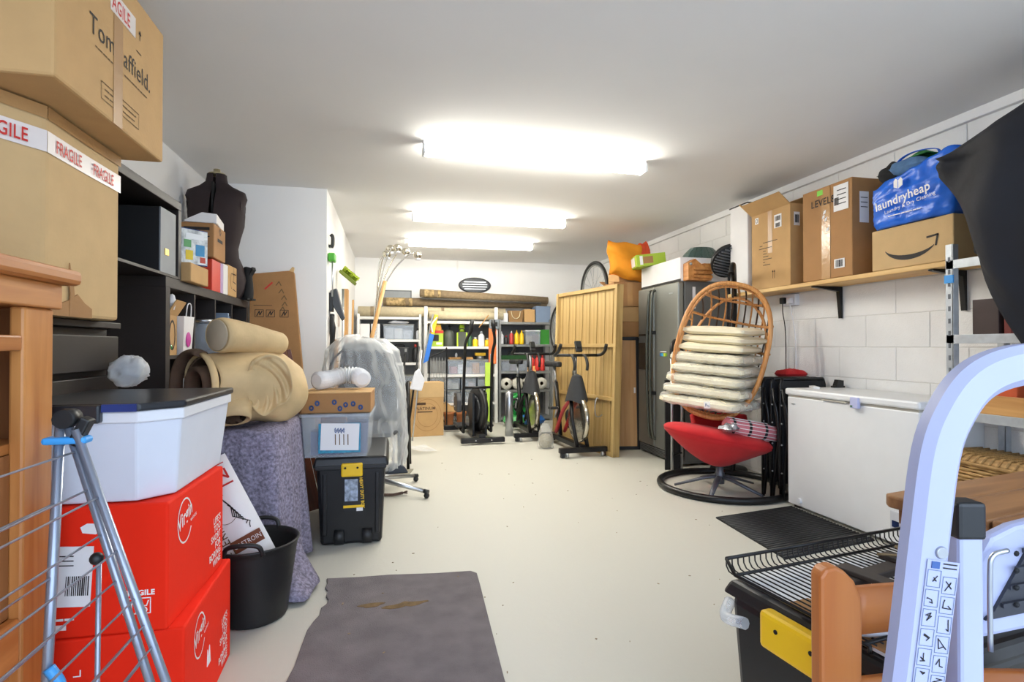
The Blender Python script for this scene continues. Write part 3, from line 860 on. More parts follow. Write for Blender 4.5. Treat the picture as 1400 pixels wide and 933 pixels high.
text(t, 'VETERINARY', .048, (-.05, yk - .002, .19), '-y', 'ink_faint', spin=R(90), squash=.9)
text(t, 'ROYAL CANIN', .062, (.06, yk, .505), '-y', 'ink_red', 'RIGHT', bold=.001)
polyline(t, [(-.17, .485), (.06, .485)], .007, (0, yk, 0), '-y', 'ink_red')
polyline(t, [(-.17, .57), (.06, .57)], .004, (0, yk, 0), '-y', 'ink_red')
polyline(t, arc(-.02, .40, .05, .06, 60, 300, 14), .002, (0, yk, 0), '-y', 'ink_faint', 'printed_drawing')
for i in range(9):
    polyline(t, [(-.01 + .006 * i, .45 - .02 * i), (.01 + .004 * i, .40 - .012 * i), (.0 + .006 * i, .36 - .006 * i), (.03, .33)], .0035, (0, yk, 0), '-y', 'ink_black', 'printed_drawing')
decal(t, 'brown_panel', .12, .05, (.005, yk, .245), '-y', 'sack_brown')
text(t, 'GASTROINT', .027, (-.05, yk - .002, .236), '-y', 'ink_white', squash=.8)
decal(t, 'brown_panel', .04, .10, (-.075, yk + .002, .15), '-y', 'sack_brown')

mat('moving_blanket', '837d90', .95, var=.5, scale=75, bump=.5, bscale=90)
def blanket(u, v):
    cx, cy, hx, hy, zt = -.735, 3.035, .25, .36, .722
    th = 2 * PI * u; c, s = math.cos(th), math.sin(th); e = 5.0
    k = (abs(c) ** e + abs(s) ** e) ** (-1 / e)
    px, py = k * c, k * s                                   # on the unit square outline
    if v < .28:
        f = v / .28
        return (cx + hx * px * f, cy + hy * py * f, zt + .012 * math.sin(7 * px * f) * math.sin(5 * py * f + 1) - .01 * f ** 6)
    f = (v - .28) / .72
    fold = (.026 * math.sin(19 * th) + .022 * math.sin(7 * th + 1)) * f ** .8 - .005
    out = .008 + fold + .03 * f
    d = Vector((px, py)).normalized()
    tail = max(0, math.cos(th - R(-48))) ** 14
    out += tail * (.05 * f + .17 * max(0, f - .72) / .28)
    z = zt - .01 - (zt - .03) * f
    z += tail * .04 * math.sin(PI * f * 2)
    return (cx + hx * px + d.x * out, cy + hy * py + d.y * out, max(.012, z))
o = G().grid(blanket, 120, 34, cu=True).build('moving_blanket', 'moving_blanket', solid=.008)
tag(o, 'blue-grey flecked moving blanket draped to the floor over a low table', 'blanket')

mat('plaster_tan', 'cdb081', .7, var=.14, scale=7, bump=.25, bscale=22)
mat('plaster_inner', '5d4736', .85, var=.25, scale=14)
t = thing('torso_sculpture', 'tan papier-mache torso sculpture with ribbed shell relief lying on the blanket', 'sculpture', (0, 0, 0))
pts = smoothpath([(-.835, 2.70, .925), (-.79, 2.745, .918), (-.72, 2.81, .905), (-.64, 2.88, .900), (-.56, 2.95, .892), (-.50, 3.00, .88), (-.475, 3.02, .87)], 5)
rs = []
key = [.140, .158, .176, .178, .170, .13, .03]
for i in range(len(pts)):
    k = i / 5; a = min(int(k), 5); f = k - a; rs.append(key[a] * (1 - f) + key[a + 1] * f)
g = G().tube(pts, rs, 40, caps=False)
g.v = [(x + .010 * math.sin(z * 23 + y * 9), y + .014 * mnoise.noise(Vector((x, y, z)) * 9), z + .012 * math.sin(x * 19 + 1) + .016 * mnoise.noise(Vector((x, y, z)) * 7)) for x, y, z in g.v]
g.v = [(x, y, max(z, .738)) for x, y, z in g.v]
g.build('torso', 'plaster_tan', t, solid=.012)
# hollow end: dark inside, flared broken rim and inner curl
g = G().tube([Vector(p) + Vector((-.003, -.003, 0)) for p in pts[:12]], [r * .9 for r in rs[:12]], 28, caps=False)
g.v = [(x, y, max(z, .75)) for x, y, z in g.v]
g.build('hollow_interior', 'plaster_inner', t, solid=.008)
ax = Vector((.69, .72, 0)); sd = Vector((.72, -.69, 0))
E0 = Vector((-.845, 2.69, .925))
def ring(r_, a0, a1, n_, back=0):
    return [E0 + ax * back + sd * (r_ * math.cos(R(a0 + (a1 - a0) * k / n_))) + Vector((0, 0, r_ * math.sin(R(a0 + (a1 - a0) * k / n_)))) for k in range(n_ + 1)]
G().tube(ring(.152, 70, 250, 16, -.012), .024, 10, flat=(.6, 1.3)).build('broken_rim', 'plaster_inner', t)
G().tube(ring(.150, -60, 70, 14, -.004), .014, 10, flat=(.7, 1.2)).build('flared_lip', 'plaster_tan', t)
G().tube(ring(.075, -80, 250, 20, .02), .026, 10, flat=(.6, 1.5)).build('inner_curl', 'plaster_inner', t)
# scalloped ear-shaped relief
OUT = [(-.09, .08), (-.05, .13), (.025, .15), (.083, .10), (.104, .0), (.083, -.06), (.04, -.083), (-.01, -.125), (-.058, -.09), (-.09, -.01)]
ol = smoothpath([(a, b, 0) for a, b in OUT + OUT[:1]], 6)[:-1]
def ear(u, v):
    p = ol[int(round(u * len(ol))) % len(ol)]
    a, b = p.x * v * 1.05, p.y * v * 1.05
    d = math.hypot(a + .12, b + .06)
    rib = .012 * math.cos(d * 2 * PI / .040) * min(1, (1 - v) * 5) * min(1, v * 3)
    bowl = .034 * (1 - v ** 2.2)
    rimz = .018 * math.exp(-((v - .95) / .05) ** 2)
    curve = 1.6 * (a * a + b * b)
    if v > .97: curve += .03
    return (a, bowl - rib - rimz + curve, b)
G().grid(ear, len(ol), 22, cu=True).build('ear_relief', 'plaster_tan', t, loc=(-.548, 2.692, .905), rot=(R(4), 0, R(20)))
G().tube([(-.70, 2.72, .88), (-.69, 2.66, .82), (-.68, 2.625, .775)], [.075, .066, .062], 18, caps=False, flat=(.65, 1.1)).build('arm_stub', 'plaster_tan', t, solid=.01)
G().lathe([(0, 0), (.052, .0)], n=16, sy=.62).build('stub_hole', 'plaster_inner', t, loc=(-.681, 2.635, .785), rot=(R(58), 0, 0))
t = thing('limb_sculpture', 'tan tapered limb casting with a flat oval end, resting on the torso sculpture', 'sculpture', (0, 0, 0))
lp = smoothpath([(-.755, 2.66, 1.150), (-.72, 2.71, 1.150), (-.65, 2.79, 1.138), (-.58, 2.88, 1.120), (-.545, 2.925, 1.113), (-.535, 2.94, 1.111)], 4)
G().tube(lp, [.074, .078, .08, .079, .077, .075, .073, .071, .069, .067, .065, .063, .061, .06, .059, .058, .055, .05, .042, .03, .012], 24).build('limb', 'plaster_tan', t)
fe = G().lathe([(0, -.004), (.066, -.003), (.07, .0)], n=24, axis='x').build('flat_end', mat('plaster_grey', 'b3a48c', .8, var=.1), t, loc=(-.756, 2.658, 1.150), rot=(0, 0, R(53)))

# ---------------- black tote with yellow latch and what is stacked on it ----------------
mat('tote_black', '1a1a1c', .4, var=.08)
t = thing('heavy_duty_tote', 'black wheeled storage tote with one yellow latch under the clear box', 'storage box', (-.215, 3.16, 0), R(0))
G().frustum((-.165, .02, .165, .62), (-.185, 0, .185, .64), .0, .435).build('body', 'tote_black', t, bevel=.02)
for s in (-1, 1):
    G().box(s * .14 - .012, -.002, .06, s * .14 + .012, .02, .40).build('rib', 'tote_black', t, bevel=.006)
    w_ = G().lathe([(.035, -.028), (.045, -.024), (.045, .024), (.035, .028)], (0, 0, 0), 18, 'x').build('wheel', 'black_plastic', t)
    w_.location = (s * .075 + .01, .03, .046)
lid = G().frustum((-.205, -.018, .205, .66), (-.19, .0, .19, .645), .435, .49).build('lid', 'tote_black', t, bevel=.012)
G().box(-.19, -.024, .425, .19, .01, .447).build('lid_lip', 'tote_black', lid, bevel=.004)
lt = G().box(-.052, -.032, .385, .062, -.004, .458).build('latch', 'yellow_plastic', t, bevel=.008)
for s in (-.03, .035): G().lathe([(.006, -.0345), (.006, -.03)], (s, 0, .435), 10, 'y').build('latch_hole', 'black_matte', lt)
lb = G().add([(-.045, -.003, .19), (.075, -.003, .19), (.06, -.003, .375), (-.035, -.003, .375)], [(0, 1, 2, 3)]).build('label_sticker', 'black_plastic', t)
lb.rotation_euler = (R(-1.0), 0, 0)
mat('label_photo', '9aa6b8', .4, var=.6, scale=40)
decal(lb, 'label_picture', .07, .12, (-.0, -.0035, .305), '-y', 'label_photo')
decal(lb, 'label_band', .112, .014, (.014, -.0035, .215), '-y', 'yellow_plastic')
decal(lb, 'label_code', .034, .018, (.045, -.0035, .198), '-y', 'paper')
text(lb, 'HEAVY DUTY BOX', .024, (.044, -.0045, .372), '-y', 'yellow_plastic', spin=R(-86), squash=.8, bold=.0008)

mat('teal_print', '1d86a8', .4, var=.3, scale=70)
mat('indigo', '2f3d7c', .5, var=.15)
t = thing('clear_storage_box', 'clear plastic storage box full of stationery, white note on its side', 'storage box', (-.29, 3.36, .491), R(-2))
G().tray((-.165, -.20, .165, .17), (-.18, -.215, .18, .185), 0, .235, .004).build('body', 'clear_plastic', t)
G().tray((-.188, -.223, .188, .193), (-.188, -.223, .188, .193), .222, .24, .01, .0).build('rim', 'clear_plastic', t)
solo('blue_box', G().box(-.09, -.06, 0, .09, .06, .13), 'indigo', 'deep blue box inside the clear storage box', 'box', (-.345, 3.26, .498), bevel=.003)
solo('orange_pad', G().box(-.07, -.05, 0, .07, .05, .19), mat('orange_pad', 'c98c58', .6, var=.1), 'orange-brown pad standing inside the clear storage box', 'pad', (-.33, 3.41, .498), bevel=.003)
solo('navy_folder', G().box(-.06, -.08, 0, .06, .08, .17), mat('navy_folder', '4a4f7a', .6, var=.1), 'navy folder standing at the side of the clear storage box', 'folder', (-.19, 3.30, .498), bevel=.003)
t = thing('teal_card', 'teal patterned card behind the white note on the clear box', 'card', (-.275, 3.128, .52), rot=(R(-3), 0, 0))
G().box(-.11, -.002, 0, .11, .0, .16).build('card', 'teal_print', t)
t = thing('paper_note', 'white handwritten note fixed to the front of the clear box', 'note', (-.275, 3.124, .535), rot=(R(-3), R(2), 0))
G().box(-.10, -.002, 0, .10, -.0006, .145).build('sheet', 'paper', t)
for i in range(3): polyline(t, [(-.03 + .004 * k, .112 + .008 * math.sin(k * 1.7 + i)) for k in range(14)], .003, (0, -.0026, -.006 * i), '-y', 'ink_blue', 'handwriting')
for i in range(4): polyline(t, [(-.025 + i * .022, .085), (-.022 + i * .022, .03)], .005, (0, -.0026, 0), '-y', 'ink_faint', 'handwriting')
t = carton('shallow_carton', 'shallow brown carton with faint blue prints lying on the clear box', (.37, .34, .112), (-.29, 3.33, .733), R(-2), m='cardboard_dark', tape=None)
for i, (x, z) in enumerate(((-.1, .055), (-.01, .06), (.05, .045), (.09, .05), (-.13, .03), (.13, .03), (.02, .025))):
    polyline(t, arc(x, z, .009, .011, 0, 360, 8), .009, (0, -.1715, 0), '-y', 'ink_blue', 'print_mark')
G().box(-.187, -.172, .108, .187, .172, .1135).build('lid_edge', 'cardboard', t)
mat('duct_white', 'e6e6e6', .5, var=.03)
pp = smoothpath([(-.42, 3.32, .90), (-.36, 3.40, .905), (-.28, 3.45, .925), (-.20, 3.44, .92), (-.165, 3.36, .905)], 9)
solo('duct_hose', G().tube(pp, [.053 if k % 2 else .037 for k in range(len(pp))], 18, smooth=False), 'duct_white', 'white corrugated duct hose curled on the shallow carton', 'hose', (0, 0, .002))

# ---------------- office chair under plastic ----------------
mat('seat_grey', '4a4c50', .85, var=.1)
t = thing('office_chair', 'grey swivel office chair wrapped in a clear plastic cover', 'office chair', (-.13, 4.24, 0))
for k in range(5):
    a = R(42 + 72 * k); c, s = math.cos(a), math.sin(a)
    l = G().tube([(0, 0, .115), (.12 * c, .12 * s, .10), (.42 * c, .42 * s, .052)], [.024, .02, .014], 8).build('base_leg', 'steel', t)
    G().tube([(.42 * c, .42 * s, .052), (.455 * c, .455 * s, .046)], .017, 8).build('leg_tip', 'black_plastic', l)
    G().ball((.44 * c, .44 * s, .022), .021).build('castor', 'black_plastic', l)
G().tube([(0, 0, .08), (0, 0, .42)], .026, 12).build('gas_column', 'black_metal', t)
pillow('seat', .36, .36, .11, 'seat_grey', None, None, (0, 0, .42), 0, 2, parent=t, bump=.004)
def backr(u, v):
    x = (u - .5) * .42 * (1 - .25 * v ** 4); z = .52 + .60 * v
    return (x - .05, .20 + .05 * math.sin(v * 3) - .9 * (u - .5) ** 2 * .3, z)
G().grid(backr, 12, 12).build('backrest', 'seat_grey', t, solid=.06)
def cover(u, v):
    th = 2 * PI * u
    r = [.02, .16, .24, .27, .285, .29, .285, .28, .265, .25]
    z = [1.135, 1.13, 1.05, .93, .78, .62, .48, .36, .26, .20]
    k = v * 9; i = min(int(k), 8); f = k - i
    rr = r[i] * (1 - f) + r[i + 1] * f; zz = z[i] * (1 - f) + z[i + 1] * f
    n1 = mnoise.noise(Vector((math.cos(th) * 1.6, math.sin(th) * 1.6, zz * 2.2)))
    n2 = abs(mnoise.noise(Vector((math.cos(th) * 4.5 + 7, math.sin(th) * 4.5, zz * 3.5))))
    n3 = abs(mnoise.noise(Vector((math.cos(th) * 9 + 3, math.sin(th) * 9, zz * 9))))
    w = 1.02 + .16 * n1 - .16 * n2 + .07 * n3
    return (-.03 + rr * w * math.cos(th) * (1 + .12 * v) - .06 * (1 - v), .04 + rr * w * math.sin(th), zz + .05 * n1 * (1 - v) + .03 * n2)
G().grid(cover, 120, 70, cu=True).build('plastic_cover', 'cover_film', t)
G().tube(smoothpath([(-.30, -.1, .86), (-.28, -.12, 1.0), (-.16, -.1, 1.10), (.0, -.05, 1.12)]), .009, 8).build('hood_hoop', 'black_plastic', t)

pp = smoothpath([(-.05, 4.13, .014), (.01, 4.12, .014), (.05, 4.13, .016), (.085, 4.145, .018)], 8)
t = thing('rope_end', 'short frayed end of brown twisted rope on the floor by the wheeled tote', 'rope', (0, 0, 0))
G().tube(pp, [.012 if k % 2 else .0095 for k in range(len(pp))], 8).build('strand', mat('rope_brown', '5a463c', .9, var=.3, scale=60), t)
for k in range(7):
    a = R(-40 + k * 14)
    G().tube([(.083, 4.145, .018), (.115 * 1 + .0 + .005 * math.cos(a), 4.148 + .02 * math.sin(a), .02 + .01 * math.cos(k))], [.005, .002], 5).build('frayed_yarn', 'rope_brown', t)

# ---------------- right: fridge ----------------
mat('fridge_steel', '8b8d87', .38, metal=.55, var=.05, scale=3)
mat('fridge_side', '6a6b69', .45, metal=.3, var=.04)
mat('dark_glass', '2b2d2c', .2, var=.05)
t = thing('fridge_freezer', 'tall grey-green steel American-style fridge freezer with twin curved handles', 'fridge', (2.56, 0, 0))
G().box(.065, 4.57, .05, .55, 5.40, 1.70).build('body', 'fridge_side', t, bevel=.006)
for y0, y1, nm in ((4.572, 5.045, 'fridge_door'), (5.055, 5.40, 'freezer_door')):
    d = G().box(0, y0, .10, .06, y1, 1.695).build(nm, 'fridge_steel', t, bevel=.012)
    y = 5.015 if y0 < 5 else 5.085
    G().tube(smoothpath([(-.0, y, .18), (-.035, y, .24), (-.055, y, .6), (-.058, y, .9), (-.055, y, 1.2), (-.035, y, 1.60), (-.0, y, 1.66)]), .014, 8).build('handle', mat('handle_grey', '55574f', .3, metal=.5), d)
    for z in (.62, 1.22): G().box(-.055, y - .012, z, .0, y + .012, z + .035).build('handle_bracket', 'black_plastic', d)
    if nm == 'freezer_door':
        p = G().box(-.006, 5.16, .86, .002, 5.38, 1.23).build('water_dispenser', 'dark_glass', d, bevel=.004)
        G().box(-.01, 5.18, 1.14, -.004, 5.36, 1.21).build('control_panel', 'fridge_side', p)
    else:
        decal(d, 'logo_badge', .07, .012, (-.001, 4.70, 1.60), '-x', 'steel')
        for i, c in enumerate(('2f6fb0', '4aa7c9', 'c8d23f', '7fae3a')):
            decal(d, 'energy_sticker', .035, .03, (-.001, 4.90 - i * .036, 1.02), '-x', mat('sticker%d' % i, c, .4))
        decal(d, 'energy_sticker', .12, .008, (-.001, 4.85, 1.05), '-x', 'ink_white')
G().box(.012, 4.58, .02, .5, 5.39, .095).build('kick_plate', 'fridge_side', t, bevel=.006)
decal(t, 'side_label', .03, .20, (.16, 4.569, 1.55), '-y', 'paper')
for k in range(4): G().box(.02, 4.60, .03 + k * .014, .01, 5.37, .034 + k * .014).build('plinth_slot', 'black_matte', t)

# on the fridge
t = carton('long_white_carton', 'large flat white carton covering the top of the fridge', (.52, .80, .22), (2.845, 4.975, 1.702), 0, m='paper', tape=None)
G().box(-.262, -.402, .0, -.255, .40, .02).build('bottom_edge', 'ink_black', t)
t = thing('bird_house', 'small orange-brown wooden bird house with slatted side on the fridge edge', 'bird house', (2.70, 4.53, 1.702), R(0))
wood('cedar', 'a9682e', 'cf9250', 1, .55, 'y')
G().prism([(-.085, 0), (.07, 0), (.07, .13), (-.015, .195), (-.085, .155)], -.045, .05, 'y').build('body', 'cedar', t, bevel=.003)
for i, z in enumerate((.02, .055, .09)): G().box(-.03 + .0, -.062, z, .15, -.044, z + .024).build('slat', 'cedar', t, bevel=.003)
G().box(.07, -.045, 0, .15, .05, .155).build('side_block', 'cedar', t, bevel=.004)
G().ball((-.06, -.045, .145), (.014, .01, .014)).build('latch', 'steel', t)
mat('lime_box', 'a9c433', .5, var=.06)
t = thing('lime_carton', 'lime green printed carton lying tilted on the cartons beside the fridge', 'box', (2.60, 5.30, 1.925), rot=(0, R(-6), R(-12)))
G().box(-.13, -.16, 0, .17, .16, .12).build('body', 'lime_box', t, bevel=.003)
decal(t, 'picture', .10, .07, (-.01, -.1612, .06), '-y', 'cardboard_dark')
decal(t, 'print_band', .03, .09, (-.08, -.1612, .06), '-y', 'ink_white')
decal(t, 'picture', .18, .09, (-.1312, 0, .06), '-x', 'paper')
t = thing('plastic_tray', 'dark green and clear plastic tub lying on the white carton above the fridge', 'tub', (2.93, 4.78, 1.923), R(10))
def tubf(u, v):
    th = 2 * PI * u; r = .10 + .08 * math.sin(PI * .5 * v)
    return (r * math.cos(th) * 1.2, r * math.sin(th) * .85, .125 * (1 - v))
G().grid(tubf, 24, 6, cu=True).build('body', film('tub_green', '56706a', .55, .2), t)
G().tube([tubf(k / 24, 1) for k in range(24)], .006, 6, closed=True).build('rim', 'white_plastic', t)
G().grid(lambda u, v: tubf(u * .5 + .55, .0 + v * .98), 10, 5).build('lining', mat('tub_dark', '33443f', .5), t)

# ---------------- cartons, board and cabinet between the fridge and the fence panel ----------------
solo('black_cabinet', G().box(-.2, -.2, 0, .2, .2, 1.2).box(-.19, -.205, .03, -.005, -.2, 1.17).box(.005, -.205, .03, .19, -.205, 1.17), 'black_matte', 'plain black cupboard under the brown cartons beside the fridge', 'cupboard', (2.56, 5.82, 0), bevel=.004)
carton('stack_carton', 'dark worn carton, lowest of the stack beside the fridge', (.34, .34, .165), (2.54, 5.72, 1.203), 0, m='cardboard_dark', tape=None)
carton('stack_carton', 'plain flat carton in the middle of the stack beside the fridge', (.36, .34, .165), (2.55, 5.72, 1.37), 0, m='cardboard', tape=None)
t = carton('stack_carton', 'tall carton with a tape strip, topmost of the stack beside the fridge', (.36, .36, .26), (2.545, 5.72, 1.537), R(-4), m='cardboard_dark', tape='tape_clear', tape_dir='y', flaps=(('f', 172), ('b', 20)))
decal(t, 'wide_tape', .06, .25, (0, -.1815, .13), '-y', 'tape_clear')
t = carton('top_carton', 'small carton under the orange bag', (.30, .26, .12), (2.56, 5.72, 1.805), R(4), m='cardboard', tape=None)
mat('orange_cloth', 'f29a1f', .8, var=.08, bump=.2, bscale=20)
mat('red_orange', 'e4512a', .7, var=.08)
t = thing('orange_bag', 'bright orange cloth bag with a red-orange end hanging over the top carton', 'bag', (2.50, 5.50, 1.86), R(6))
def obag(u, v):
    x = -.24 + .40 * u; z = .36 * v
    puff = .10 * (max(0, 1 - (2 * u - 1) ** 4) * max(0, 1 - (2 * v - 1) ** 4)) ** .5
    w = .014 * math.sin(9 * u + 3 * v) + .01 * math.sin(14 * v + 5 * u)
    return x + .02 * math.sin(6 * v), puff, z - .06 * u * (1 - v) + w, w
G().grid(lambda u, v: (obag(u, v)[0], -obag(u, v)[1] + obag(u, v)[3], obag(u, v)[2]), 18, 18).grid(lambda u, v: (obag(u, v)[0], obag(u, v)[1] + .0, obag(u, v)[2]), 18, 18).build('body', 'orange_cloth', t)
pillow('red_end', .12, .16, .30, 'red_orange', None, None, (.17, 0, .06), 0, 8, parent=t, bump=.02, pw=.35)
wood('maple', 'b0814f', 'c99d6b', .6, .4, 'z')
t = thing('framed_board', 'tall narrow pale wooden panel in a black frame leaning beside the fridge', 'panel', (2.40, 5.475, .0), rot=(R(-3), 0, R(-8)))
G().box(-.13, -.01, .03, .17, .012, 1.175).build('panel', 'maple', t)
for a in ((-.16, 0, -.13, 1.2), (.17, 0, .2, 1.2)): G().box(a[0], -.02, a[1], a[2], .02, a[3]).build('frame_side', 'black_plastic', t, bevel=.003)
for a in ((0, .035), (1.17, 1.205)): G().box(-.16, -.02, a[0], .2, .02, a[1]).build('frame_rail', 'black_plastic', t, bevel=.003)
G().box(.14, -.03, .60, .155, -.012, .66).build('clip', 'paper', t)

# ---------------- fence panel ----------------
wood('fence_pine', '9c7c45', 'bda16a', .7, .6, 'z')
wood('fence_pine_x', '9c7c45', 'b99b62', .7, .6, 'x')
P0, P1 = Vector((2.185, 5.10, 0)), Vector((1.915, 6.28, 0))
ang = math.atan2(P1.y - P0.y, P1.x - P0.x)
LEN = (P1 - P0).length
t = thing('fence_panel', 'yellow pine closeboard fence panel stored upright behind the exercise bikes', 'fence panel', P0, 0, rot=(R(2), 0, ang))
nb = 16
for i in range(nb):
    a = .035 + i * (LEN - .07) / nb
    o = G().box(0, 0, 0, (LEN - .07) / nb - .005, .014, 1.70).build('board', 'fence_pine', t)
    o.location = (a, -.0 + (.004 if i % 2 else 0), .015)
for z in (.0, .55, 1.09, 1.685):
    G().box(0, .014, z, LEN, .045, z + .04).build('batten', 'fence_pine_x', t, bevel=.003)
for x in (0, LEN - .04):
    G().box(x, -.03, 0, x + .04, .05, 1.725).build('edge_post', 'fence_pine', t, bevel=.003)
G().tube(smoothpath([(.20, .05, .40), (.20, .09, .38), (.20, .13, .40), (.20, .14, .50), (.20, .12, .57), (.20, .10, .56)]), .006, 6).build('wire_hook', 'steel', t)

# ---------------- egg chair, its stand, cushions ----------------
wood('rattan', 'b06f33', 'd39a5c', 3, .4, 'z')
C0 = Vector((2.43, 3.72, 1.07))
nv = Vector((-.68, -.73, .06)).normalized()
e1 = Vector((0, 0, 1)).cross(nv).normalized() * 1.0     # points to the viewer's right
e1 = Vector((.73, -.68, 0))
e2 = nv.cross(e1).normalized()
if e2.z < 0: e2 = -e2
tl = R(13)
ea = e1 * math.cos(tl) - e2 * math.sin(tl)
eb = e2 * math.cos(tl) + e1 * math.sin(tl)
def rim(th, sa=.325, sb=.515, off=0):
    c, s = math.cos(th), math.sin(th); e = 2.5
    x = math.copysign(abs(c) ** (2 / e), c) * sa; y = math.copysign(abs(s) ** (2 / e), s) * sb
    return C0 + ea * x + eb * y - nv * off
t = thing('egg_chair', 'rattan hanging egg chair filled with cream cushions', 'egg chair', (0, 0, 0))
G().tube([rim(2 * PI * k / 48) for k in range(48)], .017, 8, closed=True).build('front_rim', 'rattan', t)
G().tube([rim(2 * PI * k / 48, .315, .495, .05) for k in range(48)], .010, 7, closed=True).build('inner_rim', 'rattan', t)
def pod(a, b):
    """Point on the bowl of the pod, a and b in -1..1 across and up the opening."""
    q_ = max(0, 1 - abs(a) ** 2.5 - abs(b) ** 2.5)
    return C0 + ea * (a * .33) + eb * (b * .515) - nv * (.04 + .42 * q_ ** .5)
mat('dark_cane', '3b2a20', .5, var=.2)
for k in range(-6, 7):
    a = k / 6.6; bm = (1 - abs(a) ** 2.5) ** .4
    G().tube([pod(a, bm * math.cos(PI * q / 16)) for q in range(17)], .0065, 6).build('cane', 'dark_cane' if k % 2 else 'rattan', t)
for b in (-.75, -.35, .1, .5, .8):
    am = (1 - abs(b) ** 2.5) ** .4
    G().tube([pod(am * math.cos(PI * q / 18), b) for q in range(19)], .011, 7).build('hoop', 'rattan', t)
G().tube([pod(.86 * math.cos(2 * PI * q / 40), .86 * math.sin(2 * PI * q / 40)) if .86 ** 2.5 * 2 < 1 or True else C0 for q in range(40)], .012, 7, closed=True).build('back_ring', 'rattan', t)
for k in range(10):
    th = 2 * PI * k / 10 + .3
    G().tube([rim(th), rim(th, .315, .495, .05), C0 + (rim(th, .30, .47, .12) - C0)], .008, 6).build('strut', 'rattan', t)

t = thing('egg_chair_stand', 'black steel stand with a round floor ring carrying the egg chair', 'stand', (2.52, 3.83, 0))
G().tube([(.47 * math.cos(2 * PI * k / 48), .47 * math.sin(2 * PI * k / 48), .026) for k in range(48)], .026, 10, closed=True).build('floor_ring', 'black_metal', t)
G().tube(smoothpath([(.32, .34, .02), (.36, .36, .5), (.36, .36, 1.2), (.28, .25, 1.62), (.1, .0, 1.74), (.03, -.08, 1.66)]), .022, 10).build('pole', 'black_metal', t)
G().tube([(.03, -.08, 1.66), (.035, -.085, 1.57)], .008, 6).build('hook', 'black_metal', t)
t = thing('folding_trolley', 'silver and black folding trolley standing between the fridge and the egg chair', 'trolley', (2.385, 4.37, 0))
G().tube([(.0, 0, .01), (0, 0, 1.02)], .012, 8).build('side_tube', 'steel', t)
G().tube([(.15, .10, .01), (.15, .10, 1.02)], .012, 8).build('side_tube', 'steel', t)
G().tube(smoothpath([(0, 0, 1.0), (0, 0, 1.10), (.04, .03, 1.145), (.075, .05, 1.15), (.12, .08, 1.145), (.15, .10, 1.10), (.15, .10, 1.0)]), .017, 10).build('grip', 'black_plastic', t)
for z in (.15, .42, .7): G().tube([(0, 0, z), (.15, .10, z)], .009, 8).build('crossbar', 'black_metal', t)
G().box(.0, .115, .0, .165, .13, .8).build('back_sheet', 'black_matte', t)

mat('cushion_cream', 'efe4c6', .85, var=.04, bump=.1, bscale=40)
def slab(name, label, cx, cy, z, w, d, h, rz, wrapped, seed, tilt=0):
    t = thing(name, label, 'cushion', (cx, cy, z), group='cream cushions in the egg chair', rot=(0, R(tilt), rz))
    rnd = random.Random(seed)
    g = G()
    def f(u, v, s):
        e = (max(0, 1 - abs(2 * u - 1) ** 8) * max(0, 1 - abs(2 * v - 1) ** 8)) ** .35
        return ((u - .5) * w, (v - .5) * d, h / 2 + s * h / 2 * (.35 + .65 * e) + .004 * math.sin(8 * u + seed) * math.sin(6 * v))
    g.grid(lambda u, v: f(u, v, 1), 14, 14).grid(lambda u, v: f(u, v, -1), 14, 14)
    def side(u, v):
        th = u * 4; k = int(th) % 4; q = th - int(th)
        x, y = ((q, 0), (1, q), (1 - q, 1), (0, 1 - q))[k]
        return f(x, y, 2 * v - 1)
    g.grid(side, 52, 3, cu=True)
    g.build('pad', 'cushion_cream', t)
    if wrapped:
        def cv(u, v):
            th = 2 * PI * u; ph = -PI / 2 + PI * v
            c, s = math.cos(th), math.sin(th); e = 6
            k = (abs(c) ** e + abs(s) ** e) ** (-1 / e)
            rr = max(0, math.cos(ph)) ** .3
            n1 = mnoise.noise(Vector((c * 2.5 + seed * 3, s * 2.5, v * 1.5)))
            n2 = mnoise.noise(Vector((c * 7 + seed, s * 7, v * 4)))
            wr = 1.03 + .09 * n1 + .05 * n2
            return (k * c * rr * (w / 2 + .02) * wr, k * s * rr * (d / 2 + .02) * wr, h / 2 + math.copysign(abs(math.sin(ph)) ** .5, math.sin(ph)) * (h / 2 + .003) + .014 * n2 * rr)
        G().grid(cv, 84, 16, cu=True).build('plastic_wrap', 'wrap_film', t)
    return t
zz = .640
for i, (w, dx, tilt) in enumerate(((.60, -.085, 4), (.60, -.05, 4), (.57, -.03, 4), (.55, -.01, 4), (.54, .0, 4))):
    s_ = slab('wrapped_cushion', ('lowest cream cushion in clear wrap, a care label on it, in the egg chair', 'second cream cushion from the bottom of the wrapped pile in the egg chair', 'cream cushion in clear wrap in the middle of the wrapped pile in the egg chair', 'fourth cream cushion from the bottom of the wrapped pile in the egg chair', 'uppermost plastic-wrapped cream cushion in the egg chair')[i], 2.50 + dx, 3.84 + .01 * i, zz, w, .46, .072, R((-62, -54, -60, -52, -58)[i]), True, i + 3, tilt)
    if i == 0:
        decal(s_, 'care_label', .05, .05, (.12, -.245, .04), '-y', 'paper', R(8))
        polyline(s_, [(.11, .03), (.11, .05), (.125, .035), (.14, .035)], .006, (0, -.247, 0), '-y', 'ink_blue', 'label_mark')
    zz += .083
for i, (lab, dx, rz) in enumerate((('lowest of the three bare cream foam slabs in the egg chair', .0, -20), ('middle bare cream foam slab of three in the egg chair', .03, -28), ('topmost bare cream foam slab in the egg chair', .025, -22))):
    slab('foam_slab', lab, 2.52 + dx, 3.86, zz, .50, .40, .066, R(rz - 36), False, i + 20, 4); zz += .067

